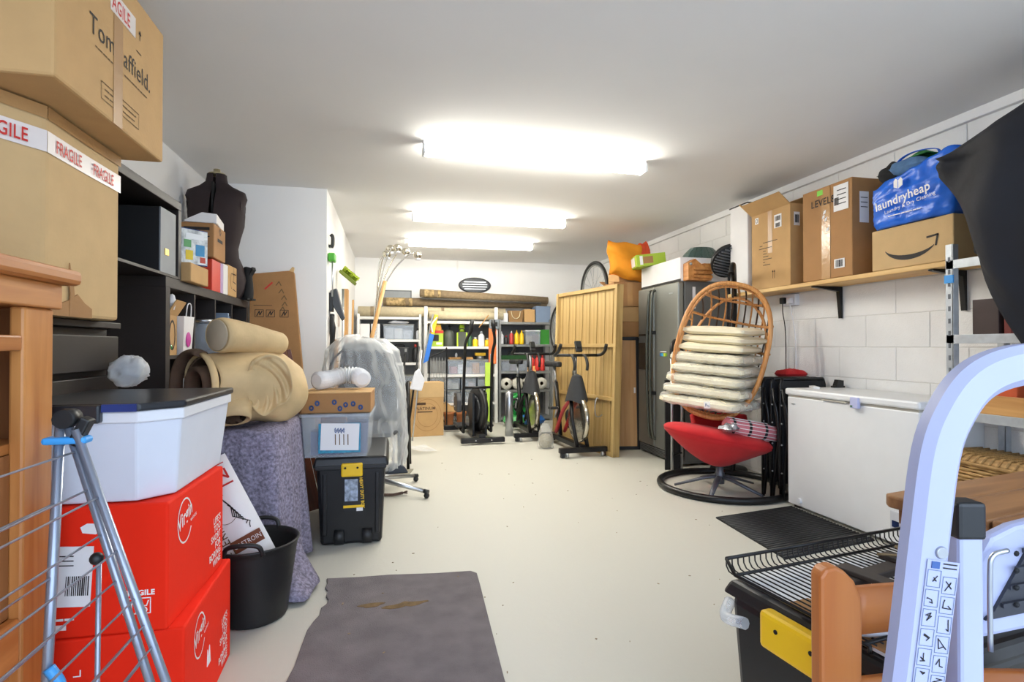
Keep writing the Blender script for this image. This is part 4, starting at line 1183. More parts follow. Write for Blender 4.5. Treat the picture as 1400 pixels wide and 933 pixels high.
# ---------------- red swivel chair ----------------
mat('red_felt', 'b8161b', .9, var=.08, sheen=.05, bump=.1, bscale=60)
t = thing('swivel_chair', 'red upholstered swivel lounge chair on a five-star grey base', 'chair', (2.44, 3.745, 0))
for k in range(5):
    a = R(-62 + 72 * k); c, s = math.cos(a), math.sin(a)
    G().tube([(0, 0, .115), (.10 * c, .10 * s, .10), (.33 * c, .33 * s, .03)], [.026, .024, .016], 6, flat=(.55, 1)).build('base_leg', mat('base_grey', '5b5e66', .4, metal=.5), t)
G().lathe([(.0, .06), (.035, .06), (.035, .14), (.028, .15), (.028, .22), (0, .22)], n=14).build('column', 'base_grey', t)
def bowl(u, v):
    th = 2 * PI * u; r = .05 + .35 * v
    z = .20 + .20 * v ** 1.25 - .085 * math.cos(th) * v * v
    return (r * math.cos(th) * 1.06, r * math.sin(th) * .82, z)
G().grid(bowl, 40, 10, cu=True).grid(lambda u, v: (lambda p: (p[0] * (1 - v), p[1] * (1 - v), p[2] + .0))(bowl(u, 0)), 40, 2, cu=True).build('seat_shell', 'red_felt', t, solid=.012)
def cush(u, v):
    th = 2 * PI * u; ph = -PI / 2 + PI * v
    rr = max(0, math.cos(ph)) ** .45
    x, y = .43 * rr * math.cos(th), .335 * rr * math.sin(th)
    return (x, y, .415 - .19 * x + .06 * math.sin(ph))
G().grid(cush, 44, 14, cu=True).build('seat_cushion', 'red_felt', t)
G().grid(lambda u, v: (.10 + .36 * math.sin(-.3 + 1.3 * u), .02 + .33 * math.cos(-.3 + 1.3 * u) + .05 * v, .40 + .14 * v), 14, 8).build('back_shell', 'red_felt', t, solid=.05)
mat('stripe_pink', 'c9757e', .8, var=.2, scale=120, stretch=(8, 1, 1))
t = thing('striped_roll', 'pink and white striped roll with dark bands on the red chair', 'blanket roll', (2.36, 3.56, .53), rot=(0, R(10), R(-8)))
G().tube([(0, 0, 0), (.02, 0, 0), (.38, 0, 0), (.40, 0, 0)], [.045, .062, .062, .045], 18).build('roll', 'stripe_pink', t)
for x in (.05, .17, .29): G().lathe([(.0635, -.01), (.0645, 0), (.0635, .01)], (x, 0, 0), 18, 'x').build('band', 'black_matte', t)
for k in range(14):
    a = 2 * PI * k / 14
    G().tube([(.015, .063 * math.cos(a), .063 * math.sin(a)), (.385, .063 * math.cos(a), .063 * math.sin(a))], .003, 5).build('white_stripe', 'ink_white', t)
pillow('foil_packet', .13, .10, .05, mat('foil', 'b9bcc4', .2, metal=.7, var=.3, scale=50), 'small crumpled silver foil packet on the red chair', 'packet', (2.335, 3.47, .495), R(20), 4, bump=.015)

# folded garden chairs
def folded(label, x, y, rz):
    t = thing('folding_chair', label, 'folding chair', (x, y, 0), rz, 'folded black garden chairs')
    G().box(-.19, -.008, .12, .19, .008, .855).build('sling', mat('sling_black', '1b1d22', .7, var=.1), t, bevel=.006)
    for s in (-1, 1):
        G().tube([(s * .195, 0, .0), (s * .195, 0, .82), (s * .18, 0, .865)], .012, 8).build('frame_tube', 'black_metal', t)
        G().tube([(s * .205, -.03, .02), (s * .16, -.03, .45), (s * .205, -.03, .80)], .010, 8).build('leg_tube', 'black_metal', t)
        for z in (.2, .4, .55, .68, .79): G().ball((s * .197, -.012, z), .0065, 8, 5).build('rivet', 'steel', t)
    G().tube([(-.18, 0, .865), (.18, 0, .865)], .012, 8).build('top_rail', 'black_metal', t)
    G().tube(smoothpath([(-.205, -.04, .72), (-.2, -.07, .6), (-.18, -.06, .3), (-.16, -.04, .08)]), .010, 8).build('arm_tube', 'black_metal', t)
folded('folded black garden chair pressed against the freezer', 2.90, 3.42, R(4))
folded('folded black garden chair, second from the freezer', 2.89, 3.49, R(0))
folded('folded black garden chair farthest from the freezer of the three', 2.88, 3.56, R(-3))
pillow('red_cushion', .2, .14, .07, 'red_felt', 'small red cushion behind the folded garden chairs', 'cushion', (3.0, 3.66, .855), 0, 6)

# pedestal fan behind the egg chair
t = thing('pedestal_fan', 'black pedestal fan with slotted grille leaning above the egg chair', 'fan', (2.955, 4.40, 0))
G().lathe([(.0, 0), (.16, .0), (.15, .02), (.03, .04), (0, .04)], n=24).build('base', 'black_plastic', t)
G().tube(smoothpath([(0, 0, .03), (0, 0, 1.0), (.0, -.02, 1.68), (-.02, -.05, 1.83)]), .013, 8).build('pole', 'black_metal', t)
hd = G().lathe([(.0, -.03), (.1, -.035), (.155, -.015), (.16, .0), (.155, .02), (.10, .05), (.05, .07), (0, .075)], n=28).build('head', 'black_plastic', t, loc=(-.03, -.06, 1.865), rot=(R(-52), R(10), 0))
for k in range(-5, 6):
    y = k * .026; hw = math.sqrt(max(0, .15 ** 2 - y * y))
    G().box(-hw, y - .005, -.047, hw, y + .005, -.034).build('grille_bar', mat('grille_grey', '5c5f63', .4), hd)
G().tube([(.155 * math.cos(2 * PI * k / 28), .155 * math.sin(2 * PI * k / 28), -.02) for k in range(28)], .009, 6, closed=True).build('guard_ring', 'black_plastic', hd)

# ---------------- chest freezer ----------------
mat('freezer_white', 'e4e5e6', .35, var=.02)
t = thing('chest_freezer', 'white chest freezer standing against the block wall under the shelf', 'freezer', (2.68, 0, 0))
G().box(.008, 2.34, .02, .44, 3.315, .755).build('body', 'freezer_white', t, bevel=.008)
ld = G().box(-.006, 2.33, .768, .44, 3.325, .812).build('lid', 'freezer_white', t, bevel=.012)
G().box(.012, 2.345, .753, .43, 3.31, .77).build('seal', mat('seal_grey', 'b3aea2', .6), t)
lk = G().box(-.022, 2.70, .735, .002, 2.755, .80).build('lock_handle', mat('lock_lilac', 'b9bce0', .4), ld, bevel=.004)
G().box(-.025, 2.735, .742, -.02, 2.75, .752).build('lock_button', mat('lock_green', '3c6b4c', .4), lk)
G().box(-.004, 2.80, .757, .006, 3.0, .765).build('finger_recess', 'seal_grey', t)
G().box(.002, 3.24, .705, .009, 3.27, .71).build('logo_badge', 'steel', t)
G().lathe([(.018, -.006), (.018, .01)], (0, 3.20, .06), 14, 'x').build('drain_cap', 'white_plastic', t)
cp_ = G().box(.0, 2.44, .10, .009, 2.51, .20).build('control_panel', mat('panel_grey', 'c9cbd0', .4), t, bevel=.003)
G().box(-.004, 2.455, .115, .001, 2.495, .15).build('display', mat('lcd_navy', '1f2c52', .2), cp_)
for s in (2.40, 3.26): G().box(.03, s - .02, 0, .08, s + .02, .022).build('foot', 'black_plastic', t)
solo('remote_control', G().box(-.02, -.07, 0, .02, .07, .012).box(-.012, .0, .012, .012, .05, .014), 'paper', 'small white handset lying on the freezer lid', 'remote', (2.85, 3.25, .813), R(-30), bevel=.004)
solo('rubber_wedge', G().prism([(-.03, 0), (.03, 0), (.03, .05), (-.01, .055)], -.02, .02, 'y').box(-.045, -.015, 0, .045, .015, .012), 'black_plastic', 'small black wedge at the back of the freezer lid', 'wedge', (3.05, 3.26, .813))

# ribbed mat
t = thing('ribbed_mat', 'black ribbed rubber mat on the floor in front of the freezer', 'mat', (0, 0, 0))
q = [Vector((1.985, 2.47, 0)), Vector((2.672, 2.60, 0)), Vector((2.672, 3.27, 0)), Vector((2.03, 3.16, 0))]
G().add([tuple(p) for p in q] + [(p.x, p.y, .006) for p in q], [(3, 2, 1, 0), (4, 5, 6, 7), (0, 1, 5, 4), (1, 2, 6, 5), (2, 3, 7, 6), (3, 0, 4, 7)]).build('base_sheet', 'black_matte', t)
for i in range(27):
    f = (i + .5) / 27
    a, b = q[0].lerp(q[3], f), q[1].lerp(q[2], f)
    G().tube([(a.x, a.y, .007), (b.x, b.y, .007)], .0075, 6, flat=(.8, 1)).build('rib', 'rubber_black', t)

# ---------------- wall shelf and its load ----------------
wood('shelf_pine', 'c4924d', 'e3bd7c', .7, .5, 'y')
t = thing('bracket_shelf', 'long pine shelf board on black brackets along the block wall', 'shelf', (0, 0, 0))
G().box(2.86, 2.27, 1.525, 3.12, 4.26, 1.553).build('board', 'shelf_pine', t, bevel=.003)
for y in (3.30, 2.44):
    G().prism([(3.118, 1.30), (3.118, 1.523), (2.885, 1.523), (2.885, 1.515), (3.09, 1.49), (3.108, 1.30)], y - .014, y + .014, 'y').build('bracket', 'black_metal', t)
ZW = 1.555
t = carton('white_tall_carton', 'white tall carton at the far end of the wall shelf', (.24, .24, .74), (3.0, 4.13, ZW), 0, m='paper', tape=None)
G().box(-.125, -.125, .735, .125, .125, .745).build('lid_edge', 'ink_black', t)
t = carton('open_carton', 'open brown carton with raised flaps on the wall shelf', (.25, .44, .60), (2.99, 3.715, ZW), 0, tape='tape_brown', tape_faces=(), flaps=(('l', 40), ('r', 150), ('f', 168), ('b', 40)), m='cardboard')
x = -.1265
for y, z, w, h in ((.155, .55, .04, .05), (-.09, .50, .08, .10)): decal(t, 'sticker', w, h, (x, y, z), '-x', 'paper')
barcode(t, .06, .035, (x - .0014, -.09, .52), '-x'); barcode(t, .05, .03, (x - .0014, -.09, .47), '-x')
polyline(t, arc(0, 0, .012, .015, 0, 360, 8), .004, (x - .0014, .155, .55), '-x', 'ink_black', 'sticker_mark')
for i, (a, b) in enumerate(((.0, .16), (-.04, .03), (-.05, .15), (0, .03), (0, .04), (0, .06), (0, .10), (0, .02), (.0, .08))):
    polyline(t, [(a - .08, .36 - i * .022), (a + b - .08, .36 - i * .022)], .005, (x, .0, 0), '-x', 'ink_black', 'printed_line')
for a in (.0, .02): polyline(t, [(.03 + a, .07), (.03 + a, .13), (.024 + a, .12), (.036 + a, .12), (.03 + a, .13)], .004, (x, 0, 0), '-x', 'ink_black', 'arrow_mark')
decal(t, 'sticker', .05, .10, (-.07, -.2215, .49), '-y', 'paper'); barcode(t, .035, .06, (-.07, -.2235, .49), '-y')
t = carton('labelled_carton', 'brown carton with a green sticker and a large white shipping label on the shelf', (.26, .43, .63), (2.995, 3.155, ZW), 0, tape=None, m='cardboard_dark')
x = -.1315
text(t, 'LEVEL8', .068, (x - .0026, .13, .505), '-x', 'ink_black', squash=.95, bold=.0006)
decal(t, 'tape_strip', .075, .62, (x, .0, .31), '-x', 'tape_clear')
decal(t, 'green_sticker', .05, .035, (x - .001, .05, .595), '-x', mat('sticker_green', '7ad13a', .5))
decal(t, 'shipping_label', .12, .17, (x - .0015, -.13, .52), '-x', 'paper'); barcode(t, .04, .05, (x - .003, -.095, .50), '-x')
for i in range(4): polyline(t, [(.1, .57 - i * .03), (.17, .57 - i * .03)], .006, (x - .003, 0, 0), '-x', 'ink_black', 'label_line')
decal(t, 'sticker', .085, .06, (x - .0015, -.115, .09), '-x', 'paper'); barcode(t, .06, .045, (x - .003, -.115, .09), '-x')
for yy, zz in ((.01, .44), (.02, .41), (.0, .39), (-.015, .32)): G().prism([(-.012, 0), (.01, .005), (.014, .028), (-.004, .022)], 0, .001, 'z').build('torn_spot', 'paper', t, loc=(x - .002, yy, zz), rot=FACE['-x'])
decal(t, 'side_label', .07, .20, (-.04, -.2165, .44), '-y', 'paper')
for i in range(3): polyline(t, [(-.065, .50 - i * .03), (-.015, .50 - i * .03)], .005, (0, -.218, 0), '-y', 'ink_black', 'label_line')
t = carton('arrow_carton', 'low brown parcel carton with a black curved-arrow print, under the blue bag', (.26, .50, .245), (3.0, 2.55, ZW), 0, tape=None, m='cardboard_pale')
x = -.1315
top, bot = arc(0, .135, .165, .075, 200, 332, 20), arc(0, .128, .165, .10, 200, 332, 20)
g = G(); pts2 = [(a, b) for a, b in top]; n_ = len(pts2)
for i in range(n_ - 1):
    w0, w1 = .004 + .016 * math.sin(PI * i / (n_ - 1)), .004 + .016 * math.sin(PI * (i + 1) / (n_ - 1))
    g.add([(top[i][0], top[i][1] - w0, 0), (top[i + 1][0], top[i + 1][1] - w1, 0), (top[i + 1][0], top[i + 1][1] + w1 * .4, 0), (top[i][0], top[i][1] + w0 * .4, 0)], [(0, 1, 2, 3)])
g.build('arrow_print', 'ink_black', t, loc=(x, 0.0, 0), rot=FACE['-x'])
polyline(t, [(.105, .145), (.165, .15), (.155, .095)], .011, (x, 0, 0), '-x', 'ink_black', 'arrow_print')

mat('bag_blue', '1767d8', .3, var=.06, bump=.5, bscale=9)
t = thing('laundry_bag', 'bright blue plastic laundry bag with white lettering, on the arrow-print carton', 'bag', (2.985, 2.55, ZW + .247), 0)
def lbag(u, v):
    th = 2 * PI * u; c, s = math.cos(th), math.sin(th); e = 7
    k = (abs(c) ** e + abs(s) ** e) ** (-1 / e)
    a, b = .135 - .015 * v, .245 + .015 * v
    n1 = mnoise.noise(Vector((k * c * 2, k * s * 3, v * 3)))
    n2 = abs(mnoise.noise(Vector((k * c * 5 + 4, k * s * 6, v * 7))))
    if v < .10: q = v / .10; a, b = a * (.88 + .12 * q), b * (.93 + .07 * q)
    z = .31 * v + (.055 * k * -s - .01 + .03 * n1) * v ** 3
    return (k * c * a + .014 * n1 - .016 * n2, k * s * b + .01 * n1, z)
G().grid(lbag, 110, 26, cu=True).build('body', 'bag_blue', t, solid=.004)
G().add([(.11 * c, .22 * s, .004) for c, s in ((-1, -1), (1, -1), (1, 1), (-1, 1))], [(0, 1, 2, 3)]).build('base', 'bag_blue', t)
x = -.152
lg = G().prism([(-.028, -.018), (0, -.032), (.028, -.018), (.028, .016), (.016, .03), (0, .014), (-.016, .03), (-.028, .016)], 0, .0015, 'z').build('logo', 'ink_white', t, loc=(x, .035, .235), rot=FACE['-x'])
polyline(lg, [(0, -.032), (0, .014)], .004, (0, 0, .002), '+z', 'bag_blue', 'logo_fold')
text(t, 'laundryheap', .072, (x, .185, .105), '-x', 'ink_white', bold=.001, spin=R(7), squash=.92)
text(t, 'Laundry & Dry Cleaning', .03, (x, .125, .075), '-x', 'ink_white', spin=R(7))
dashes(t, -.10, .10, .058, .005, (x, 0, 0), '-x', 'ink_white', 8)
for s in (-.07, .07):
    G().tube(smoothpath([(s, -.14, .32), (s, -.13, .38), (s, .0, .41), (s, .10, .39), (s, .13, .32)]), .012, 6, flat=(.25, 1)).build('strap', 'bag_blue', t)
pillow('jeans', .2, .2, .10, mat('denim', '5f84ac', .8, var=.15, scale=30), None, None, (0, .06, .29), .3, 4, parent=t, bump=.02)
pillow('black_garment', .16, .14, .12, 'black_matte', None, None, (-.02, .165, .27), .2, 7, parent=t, bump=.02)
G().grid(lambda u, v: (.0 + .12 * (u - .5), -.06 + .12 * v, .39 + .03 * math.sin(5 * u) * math.sin(3 * v)), 8, 8).build('green_garment', mat('cloth_green', '2f7a3a', .8), t, solid=.006)

# socket and cable
t = thing('power_socket', 'white double wall socket with a black plug and hanging cable', 'socket', (XR - .004, 3.79, 1.47))
G().box(-.035, -.075, -.045, 0, .075, .045).build('back_box', 'white_plastic', t, bevel=.004)
G().box(-.04, -.072, -.042, -.034, .072, .042).build('face_plate', 'white_plastic', t, bevel=.002)
pl = G().box(-.075, .02, -.028, -.04, .062, .022).build('plug', 'black_plastic', t, bevel=.006)
G().tube(smoothpath([(-.06, .04, -.02), (-.055, .045, -.1), (-.02, .06, -.25), (-.015, .06, -.6)]), .004, 6).build('cable', 'black_plastic', pl)
pl = G().box(-.07, -.055, -.03, -.04, -.01, .015).build('plug', 'white_plastic', t, bevel=.006)
G().tube(smoothpath([(-.055, -.03, -.03), (-.04, -.035, -.1), (-.012, -.04, -.3), (-.012, -.05, -.65)]), .004, 6).build('cable', 'white_plastic', pl)

# ---------------- right front: racking with cover, table, tote, chair, step ladder ----------------
t = thing('metal_racking', 'galvanised slotted-angle racking beside the freezer', 'racking', (0, 0, 0))
for x in (2.75, 3.08):
    for y in (2.21, 1.25):
        u_ = G().box(x, y - .002, 0, x + .004, y + .036, 1.615).box(x, y, 0, x + .036, y + .004, 1.615).build('upright', 'galvanised', t)
        if x < 3 and y > 2:
            for k in range(24):
                G().box(x - .001, y + .012, .1 + k * .062, x + .0002, y + .024, .125 + k * .062).build('slot', mat('slot_dark', '5c6066', .6), u_)
RZ = (.40, .765, 1.145, 1.52)
for z in RZ:
    G().box(2.755, 1.25, z, 3.115, 2.245, z + .012).build('shelf_deck', 'galvanised', t)
    G().box(2.75, 1.25, z - .03, 2.756, 2.245, z + .014).build('shelf_beam', 'galvanised', t, bevel=.001)
G().box(2.745, 2.205, 1.42, 2.752, 2.25, 1.46).build('blue_tape', mat('tape_blue', '2f8fd6', .5), t)
# dark book, red folder on the shelf
solo('dark_picture', G().box(-.02, -.06, 0, .02, .06, .17), mat('dark_maroon', '35211f', .5, var=.2), 'dark picture frame with a red edge standing on the racking', 'frame', (2.80, 2.08, 1.158), bevel=.003)
solo('red_ledger', G().box(-.06, -.015, 0, .06, .015, .19), mat('ledger_red', '7e2a23', .5), 'slim dark red ledger standing on the racking', 'book', (2.85, 1.99, 1.158), bevel=.002)
wood('crate_wood', 'b27a3d', 'd6a262', .8, .5, 'y')
t = thing('wooden_crate', 'shallow wooden crate of cleaning things on the racking', 'crate', (2.88, 1.86, .778))
for s in (-1, 1):
    G().box(s * .11 - .008, -.27, 0, s * .11 + .008, .27, .09).build('side_board', 'crate_wood', t, bevel=.003)
    G().box(-.102, s * .26 - .008, 0, .102, s * .26 + .008, .088).build('end_board', 'crate_wood', t, bevel=.003)
G().box(-.102, -.25, .0, .102, .25, .01).build('base_board', 'crate_wood', t)
G().box(-.1195, -.02, .0, -.116, .0, .09).build('corner_strip', 'fence_pine', t)
solo('soap_box', G().box(-.05, -.06, 0, .05, .06, .15), mat('soap_orange', 'd0592c', .5, var=.08), 'orange washing-powder box in the wooden crate', 'box', (2.85, 2.02, .79), bevel=.003)
t = thing('cleaner_bottle', 'white plastic tub with a blue and red label in the wooden crate', 'bottle', (2.86, 1.87, .79))
G().lathe([(0, 0), (.055, .0), (.06, .02), (.06, .13), (.05, .16), (.03, .17), (.0, .17)], n=20).build('body', 'white_plastic', t)
G().lathe([(.0605, .045), (.061, .046), (.061, .10), (.0605, .101)], n=20).build('label', mat('label_blue', '7fa8d4', .4, var=.4, scale=60), t)
for i, (y, r, h, lab) in enumerate(((2.0, .045, .17, 'slim black flask on the racking behind the wicker basket'), (1.88, .075, .15, 'wide black and steel pan on the racking behind the wicker basket'))):
    t = thing('flask' if i == 0 else 'cooking_pot', lab, 'flask' if i == 0 else 'pot', (3.02, y, .413))
    G().lathe([(0, 0), (r, 0), (r, h * .6), (r * .98, h * .61)], n=20).build('body', 'steel' if i else 'black_plastic', t)
    G().lathe([(r * 1.03, h * .6), (r * 1.03, h * .9), (r * .5, h), (0, h)], n=20).build('lid', 'black_plastic', t)
    G().box(-.012, -r - .04, h * .3, .012, -r, h * .75).build('handle', 'black_plastic', t, bevel=.006)
# wicker basket: woven strands
wood('wicker', '8f6a38', 'c69d62', 3, .6, 'y')
t = thing('wicker_basket', 'lidded wicker hamper basket on the racking behind the brown table', 'basket', (2.84, 1.95, .413))
hx, hy = .14, .30
for r_ in range(7):
    z = .012 + r_ * .017
    pts3 = []
    N_ = 56
    for k in range(N_):
        f = k / N_ * 4; s_ = int(f); q_ = f - s_
        x, y = ((-hx + 2 * hx * q_, -hy), (hx, -hy + 2 * hy * q_), (hx - 2 * hx * q_, hy), (-hx, hy - 2 * hy * q_))[s_]
        w_ = .006 * (1 if (k + r_) % 2 else -1)
        pts3.append((x + (w_ if s_ in (1, 3) else 0), y + (w_ if s_ in (0, 2) else 0), z))
    G().tube(pts3, .009, 5, closed=True).build('weave_row', 'wicker', t)
G().box(-hx + .01, -hy + .01, 0, hx - .01, hy - .01, .12).build('lining', 'pine_dark', t)
ld = G().frustum((-hx - .012, -hy - .012, hx + .012, hy + .012), (-hx + .02, -hy + .02, hx - .02, hy - .02), .128, .165).build('lid', 'wicker', t, bevel=.006)
for k in range(18):
    y = -hy + k * (2 * hy / 17)
    G().tube([(-hx - .012, y, .135), (-hx + .02, y * .95, .168), (hx - .02, y * .95, .168)], .006, 5).build('lid_strand', 'wicker', ld)
G().tube([(-hx - .014, -hy, .13), (-hx - .014, hy, .13)], .009, 6).build('lid_edge', 'wicker', ld)
G().box(-hx - .022, -.20, .05, -hx - .012, -.15, .15).build('strap', mat('strap_dark', '2f2620', .7), t, bevel=.003)

# dark cover over the racking
mat('cover_navy', '14151d', .75, var=.12, bump=.25, bscale=12)
def coverf(u, v):
    # u: far end (0) to near end (1) along -Y; v: from the wall over the top and down the front
    y = 2.13 - .94 * u
    top = 2.04 + .14 * min(1, u * 2.2)
    if v < .35:
        q = v / .35
        x = 3.08 - .50 * q
        z = top + .05 * math.sin(PI * q) - .03 * q
    else:
        q = (v - .35) / .65
        low = 1.93 - 1.18 * min(1, max(0, (u + .02) / .46)) ** .82
        z = (top - .03) + (low - (top - .03)) * q
        x = 2.60 - .06 * math.sin(PI * min(1, q * 1.2)) + .08 * q + .05 * math.sin(17 * u + 2.5 * q - .6) * min(1, q * 2) + .03 * mnoise.noise(Vector((u * 5, q * 4, 0)))
        if q < .12: x -= .05 * math.sin(PI * q / .12)
    return (x, y - .03 * math.sin(v * 7) * (1 - u), z)
o = G().grid(coverf, 40, 34).build('fabric_cover', 'cover_navy', solid=.006)
tag(o, 'large black-navy fabric cover hanging over the load on the metal racking', 'cover')
solo('covered_crate', G().box(-.2, -.38, 0, .17, .38, .46), 'black_matte', 'dark crate on top of the racking under the fabric cover', 'crate', (2.90, 1.70, 1.535), bevel=.02)

# brown slatted table
wood('teak', '7a5231', 'a3754a', .8, .45, 'x')
t = thing('garden_table', 'brown slatted wooden table with a rounded corner, behind the step ladder', 'table', (1.30, 1.245, 0), R(11))
for i in range(4):
    y1 = -.0 - i * .125
    L0 = 0 if i == 0 else (-.02 - i * .03)
    g = G()
    if i == 0: g.prism([(.02, y1 - .119), (0, y1 - .10), (0, y1 - .02), (.02, y1), (1.0, y1), (1.0, y1 - .119)], .667, .70)
    else: g.box(0, y1 - .119, .667, 1.0, y1, .70)
    g.build('slat', 'teak', t, bevel=.006)
for y in (-.03, -.46): G().box(.06, y - .02, .615, .95, y + .02, .667).build('apron', 'teak', t)
for x in (.75, .93):
    for y in (-.05, -.44): G().box(x - .025, y - .025, 0, x + .025, y + .025, .64).build('leg', 'teak', t)
for x in (.1, .9): G().box(x - .02, -.46, .64, x + .02, -.03, .667).build('cross_bar', 'teak', t)

# black tote with yellow latch, wire rack on it
t = thing('lidded_tote', 'black storage tote with a yellow side latch under a black wire rack', 'storage box', (1.17, 1.11, 0), R(8))
G().frustum((-.27, -.20, .27, .17), (-.30, -.24, .30, .19), 0, .47).build('body', 'tote_black', t, bevel=.02)
G().frustum((-.315, -.255, .315, .205), (-.30, -.24, .30, .19), .47, .505).build('lid', 'tote_black', t, bevel=.01)
lt = G().box(-.345, -.14, .415, -.308, .05, .50).build('latch', 'yellow_plastic', t, bevel=.010)
for y in (-.09, .0): G().lathe([(.005, -.347), (.005, -.34)], (0, y, .47), 10, 'x').build('latch_hole', 'black_matte', lt)
G().tube(smoothpath([(-.335, -.15, .42), (-.35, -.19, .43), (-.345, -.23, .45), (-.30, -.245, .46)]), .012, 8).build('side_handle', 'tote_black', t)
G().tube(smoothpath([(-.30, .19, .45), (-.34, .16, .43), (-.335, .10, .44)]), .014, 8).build('side_handle', 'clear_plastic', t)
solo('foil_board', G().box(-.28, -.20, 0, .30, .17, .012).box(-.285, -.205, .012, .24, .165, .014), mat('foil_white', 'f0f2f3', .5, metal=.0, var=.15, scale=25), 'crinkled white foil-faced board between the tote lid and the wire rack', 'board', (1.17, 1.11, .507), R(8), bevel=.002)
solo('cardboard_sheet', G().box(-.29, -.20, 0, -.235, .02, .006), 'cardboard_dark', 'brown cardboard sheet on the foil board under the wire rack', 'cardboard', (1.16, 1.10, .5225), R(10))
t = thing('wire_rack', 'black wire rack with an upturned hooked edge lying on the black tote', 'wire rack', (1.165, 1.115, .53), R(8.5))
W2 = .33
for y in (-.20, .13): G().tube([(-W2, y, .012), (W2, y, .012)], .004, 6).build('edge_wire', 'black_metal', t)
G().tube([(-W2, .16, .042), (W2, .16, .042)], .0045, 6).build('lip_wire', 'black_metal', t)
for k in range(37):
    x = -W2 + k * 2 * W2 / 36
    G().tube([(x, -.21, .010), (x, .13, .010), (x, .15, .013), (x, .159, .024), (x, .16, .042)], .0019, 5).build('wire', 'black_metal', t)
for x in (-W2, W2): G().tube([(x, -.21, .0), (x, -.21, .012), (x, .13, .012), (x, .16, .042)], .0045, 6).build('end_wire', 'black_metal', t)
mat('slate_wood', '3b332d', .7, var=.2, scale=20)
t = thing('trellis_strip', 'dark weathered wooden trellis strips lying across the wire rack', 'trellis', (1.20, 1.075, .556), R(14))
for y in (-.05, .03): G().box(-.19, y - .02, 0, .30, y + .02, .018).build('strip', 'slate_wood', t, bevel=.003)
for x in (-.15, .02, .2): G().box(x - .02, -.09, .018, x + .02, .07, .03).build('cross_strip', 'slate_wood', t, bevel=.003)
G().tube(smoothpath([(-.02, .06, .034), (.03, .02, .036), (.08, .07, .034), (.10, -.02, .036)]), .003, 5).build('string', mat('string_tan', '7f6a4a', .8), t)

# wooden chair back
wood('beech_orange', 'a85f2c', 'bf7738', .5, .4, 'z')
wood('beech_orange_x', 'a85f2c', 'bf7738', .5, .4, 'x')
t = thing('wooden_chair', 'orange-brown wooden chair, its rounded back post before the black tote', 'chair', (.772, .838, 0), R(-8))
def post(x0):
    p = [(x0 - .034, 0), (x0 + .034, 0), (x0 + .044, .60), (x0 + .045, .63), (x0 + .042, .655), (x0 + .03, .685), (x0 + .012, .703), (x0 - .005, .712), (x0 - .025, .708), (x0 - .034, .695)]
    return G().prism(p, -.016, .016, 'y')
for x in (0, .42):
    post(x).build('back_post', 'beech_orange', t, bevel=.006)
for z0, z1 in ((.585, .665), (.42, .50), (.26, .33)):
    G().grid(lambda u, v: (.03 + .36 * u, .004 + .012 * math.sin(PI * u), z0 + (z1 - z0) * v), 12, 3).build('back_slat', 'beech_orange_x', t, solid=.018)
G().box(.045, -.045, .03, .375, -.025, .40).build('folded_seat', 'beech_orange_x', t, bevel=.006)
for x in (.012, .408): G().box(x - .012, -.045, 0, x + .012, -.02, .44).build('front_leg', 'beech_orange', t, bevel=.004)
pillow('white_cloth', .2, .12, .05, 'bag_white', 'folded white cloth showing between the slats of the wooden chair', 'cloth', (.97, .93, .53), R(-6), 5)

# step ladder
mat('ladder_white', 'a4a9c8', .4, var=.02)
mat('tread_dark', '2e2f36', .55, var=.15)
t = thing('step_ladder', 'white folding step ladder with hoop handrail and pictogram sticker', 'step ladder', (.1825, .830, 0), R(-12.4))
L_ = [(.525, 0, 0), (.608, 0, .58), (.636, 0, .80), (.655, 0, .935), (.680, 0, 1.0), (.715, 0, 1.045), (.765, 0, 1.068), (.83, 0, 1.075)]
Rr = [(1.66 - x, y, z) for x, y, z in L_][::-1]
path = smoothpath(L_ + Rr[1:], 5)
def ribbon(path, w, th):
    g = G(); vs = []
    for i, p in enumerate(path):
        d = (path[min(i + 1, len(path) - 1)] - path[max(i - 1, 0)]).normalized()
        n = Vector((-d.z, 0, d.x))
        r = .012
        for a, b in ((-w / 2 + r, -th / 2), (w / 2 - r, -th / 2), (w / 2, -th / 2 + r), (w / 2, th / 2 - r), (w / 2 - r, th / 2), (-w / 2 + r, th / 2), (-w / 2, th / 2 - r), (-w / 2, -th / 2 + r)):
            vs.append(p + n * a + Vector((0, b, 0)))
    N = 8
    fs = [(i * N + k, i * N + (k + 1) % N, (i + 1) * N + (k + 1) % N, (i + 1) * N + k) for i in range(len(path) - 1) for k in range(N)]
    fs += [tuple(range(N)), tuple(range((len(path) - 1) * N, len(path) * N))]
    return g.add(vs, fs, 0, True)
hoop = ribbon(path, .062, .045).build('hoop_rail', 'ladder_white', t)
md = hoop.modifiers.new('es', 'EDGE_SPLIT'); md.split_angle = R(40)
for s in (.735, .925):
    rl = G().box(s - .02, .03, .0, s + .02, .065, .80).build('rear_leg', 'ladder_white', t, bevel=.006)
    G().box(s - .023, .027, .79, s + .023, .068, .85).build('end_cap', 'black_plastic', rl, bevel=.006)
G().lathe([(.008, -.026), (.010, -.022)], (.645, 0, .79), 14, 'y').build('rivet', 'steel', t)
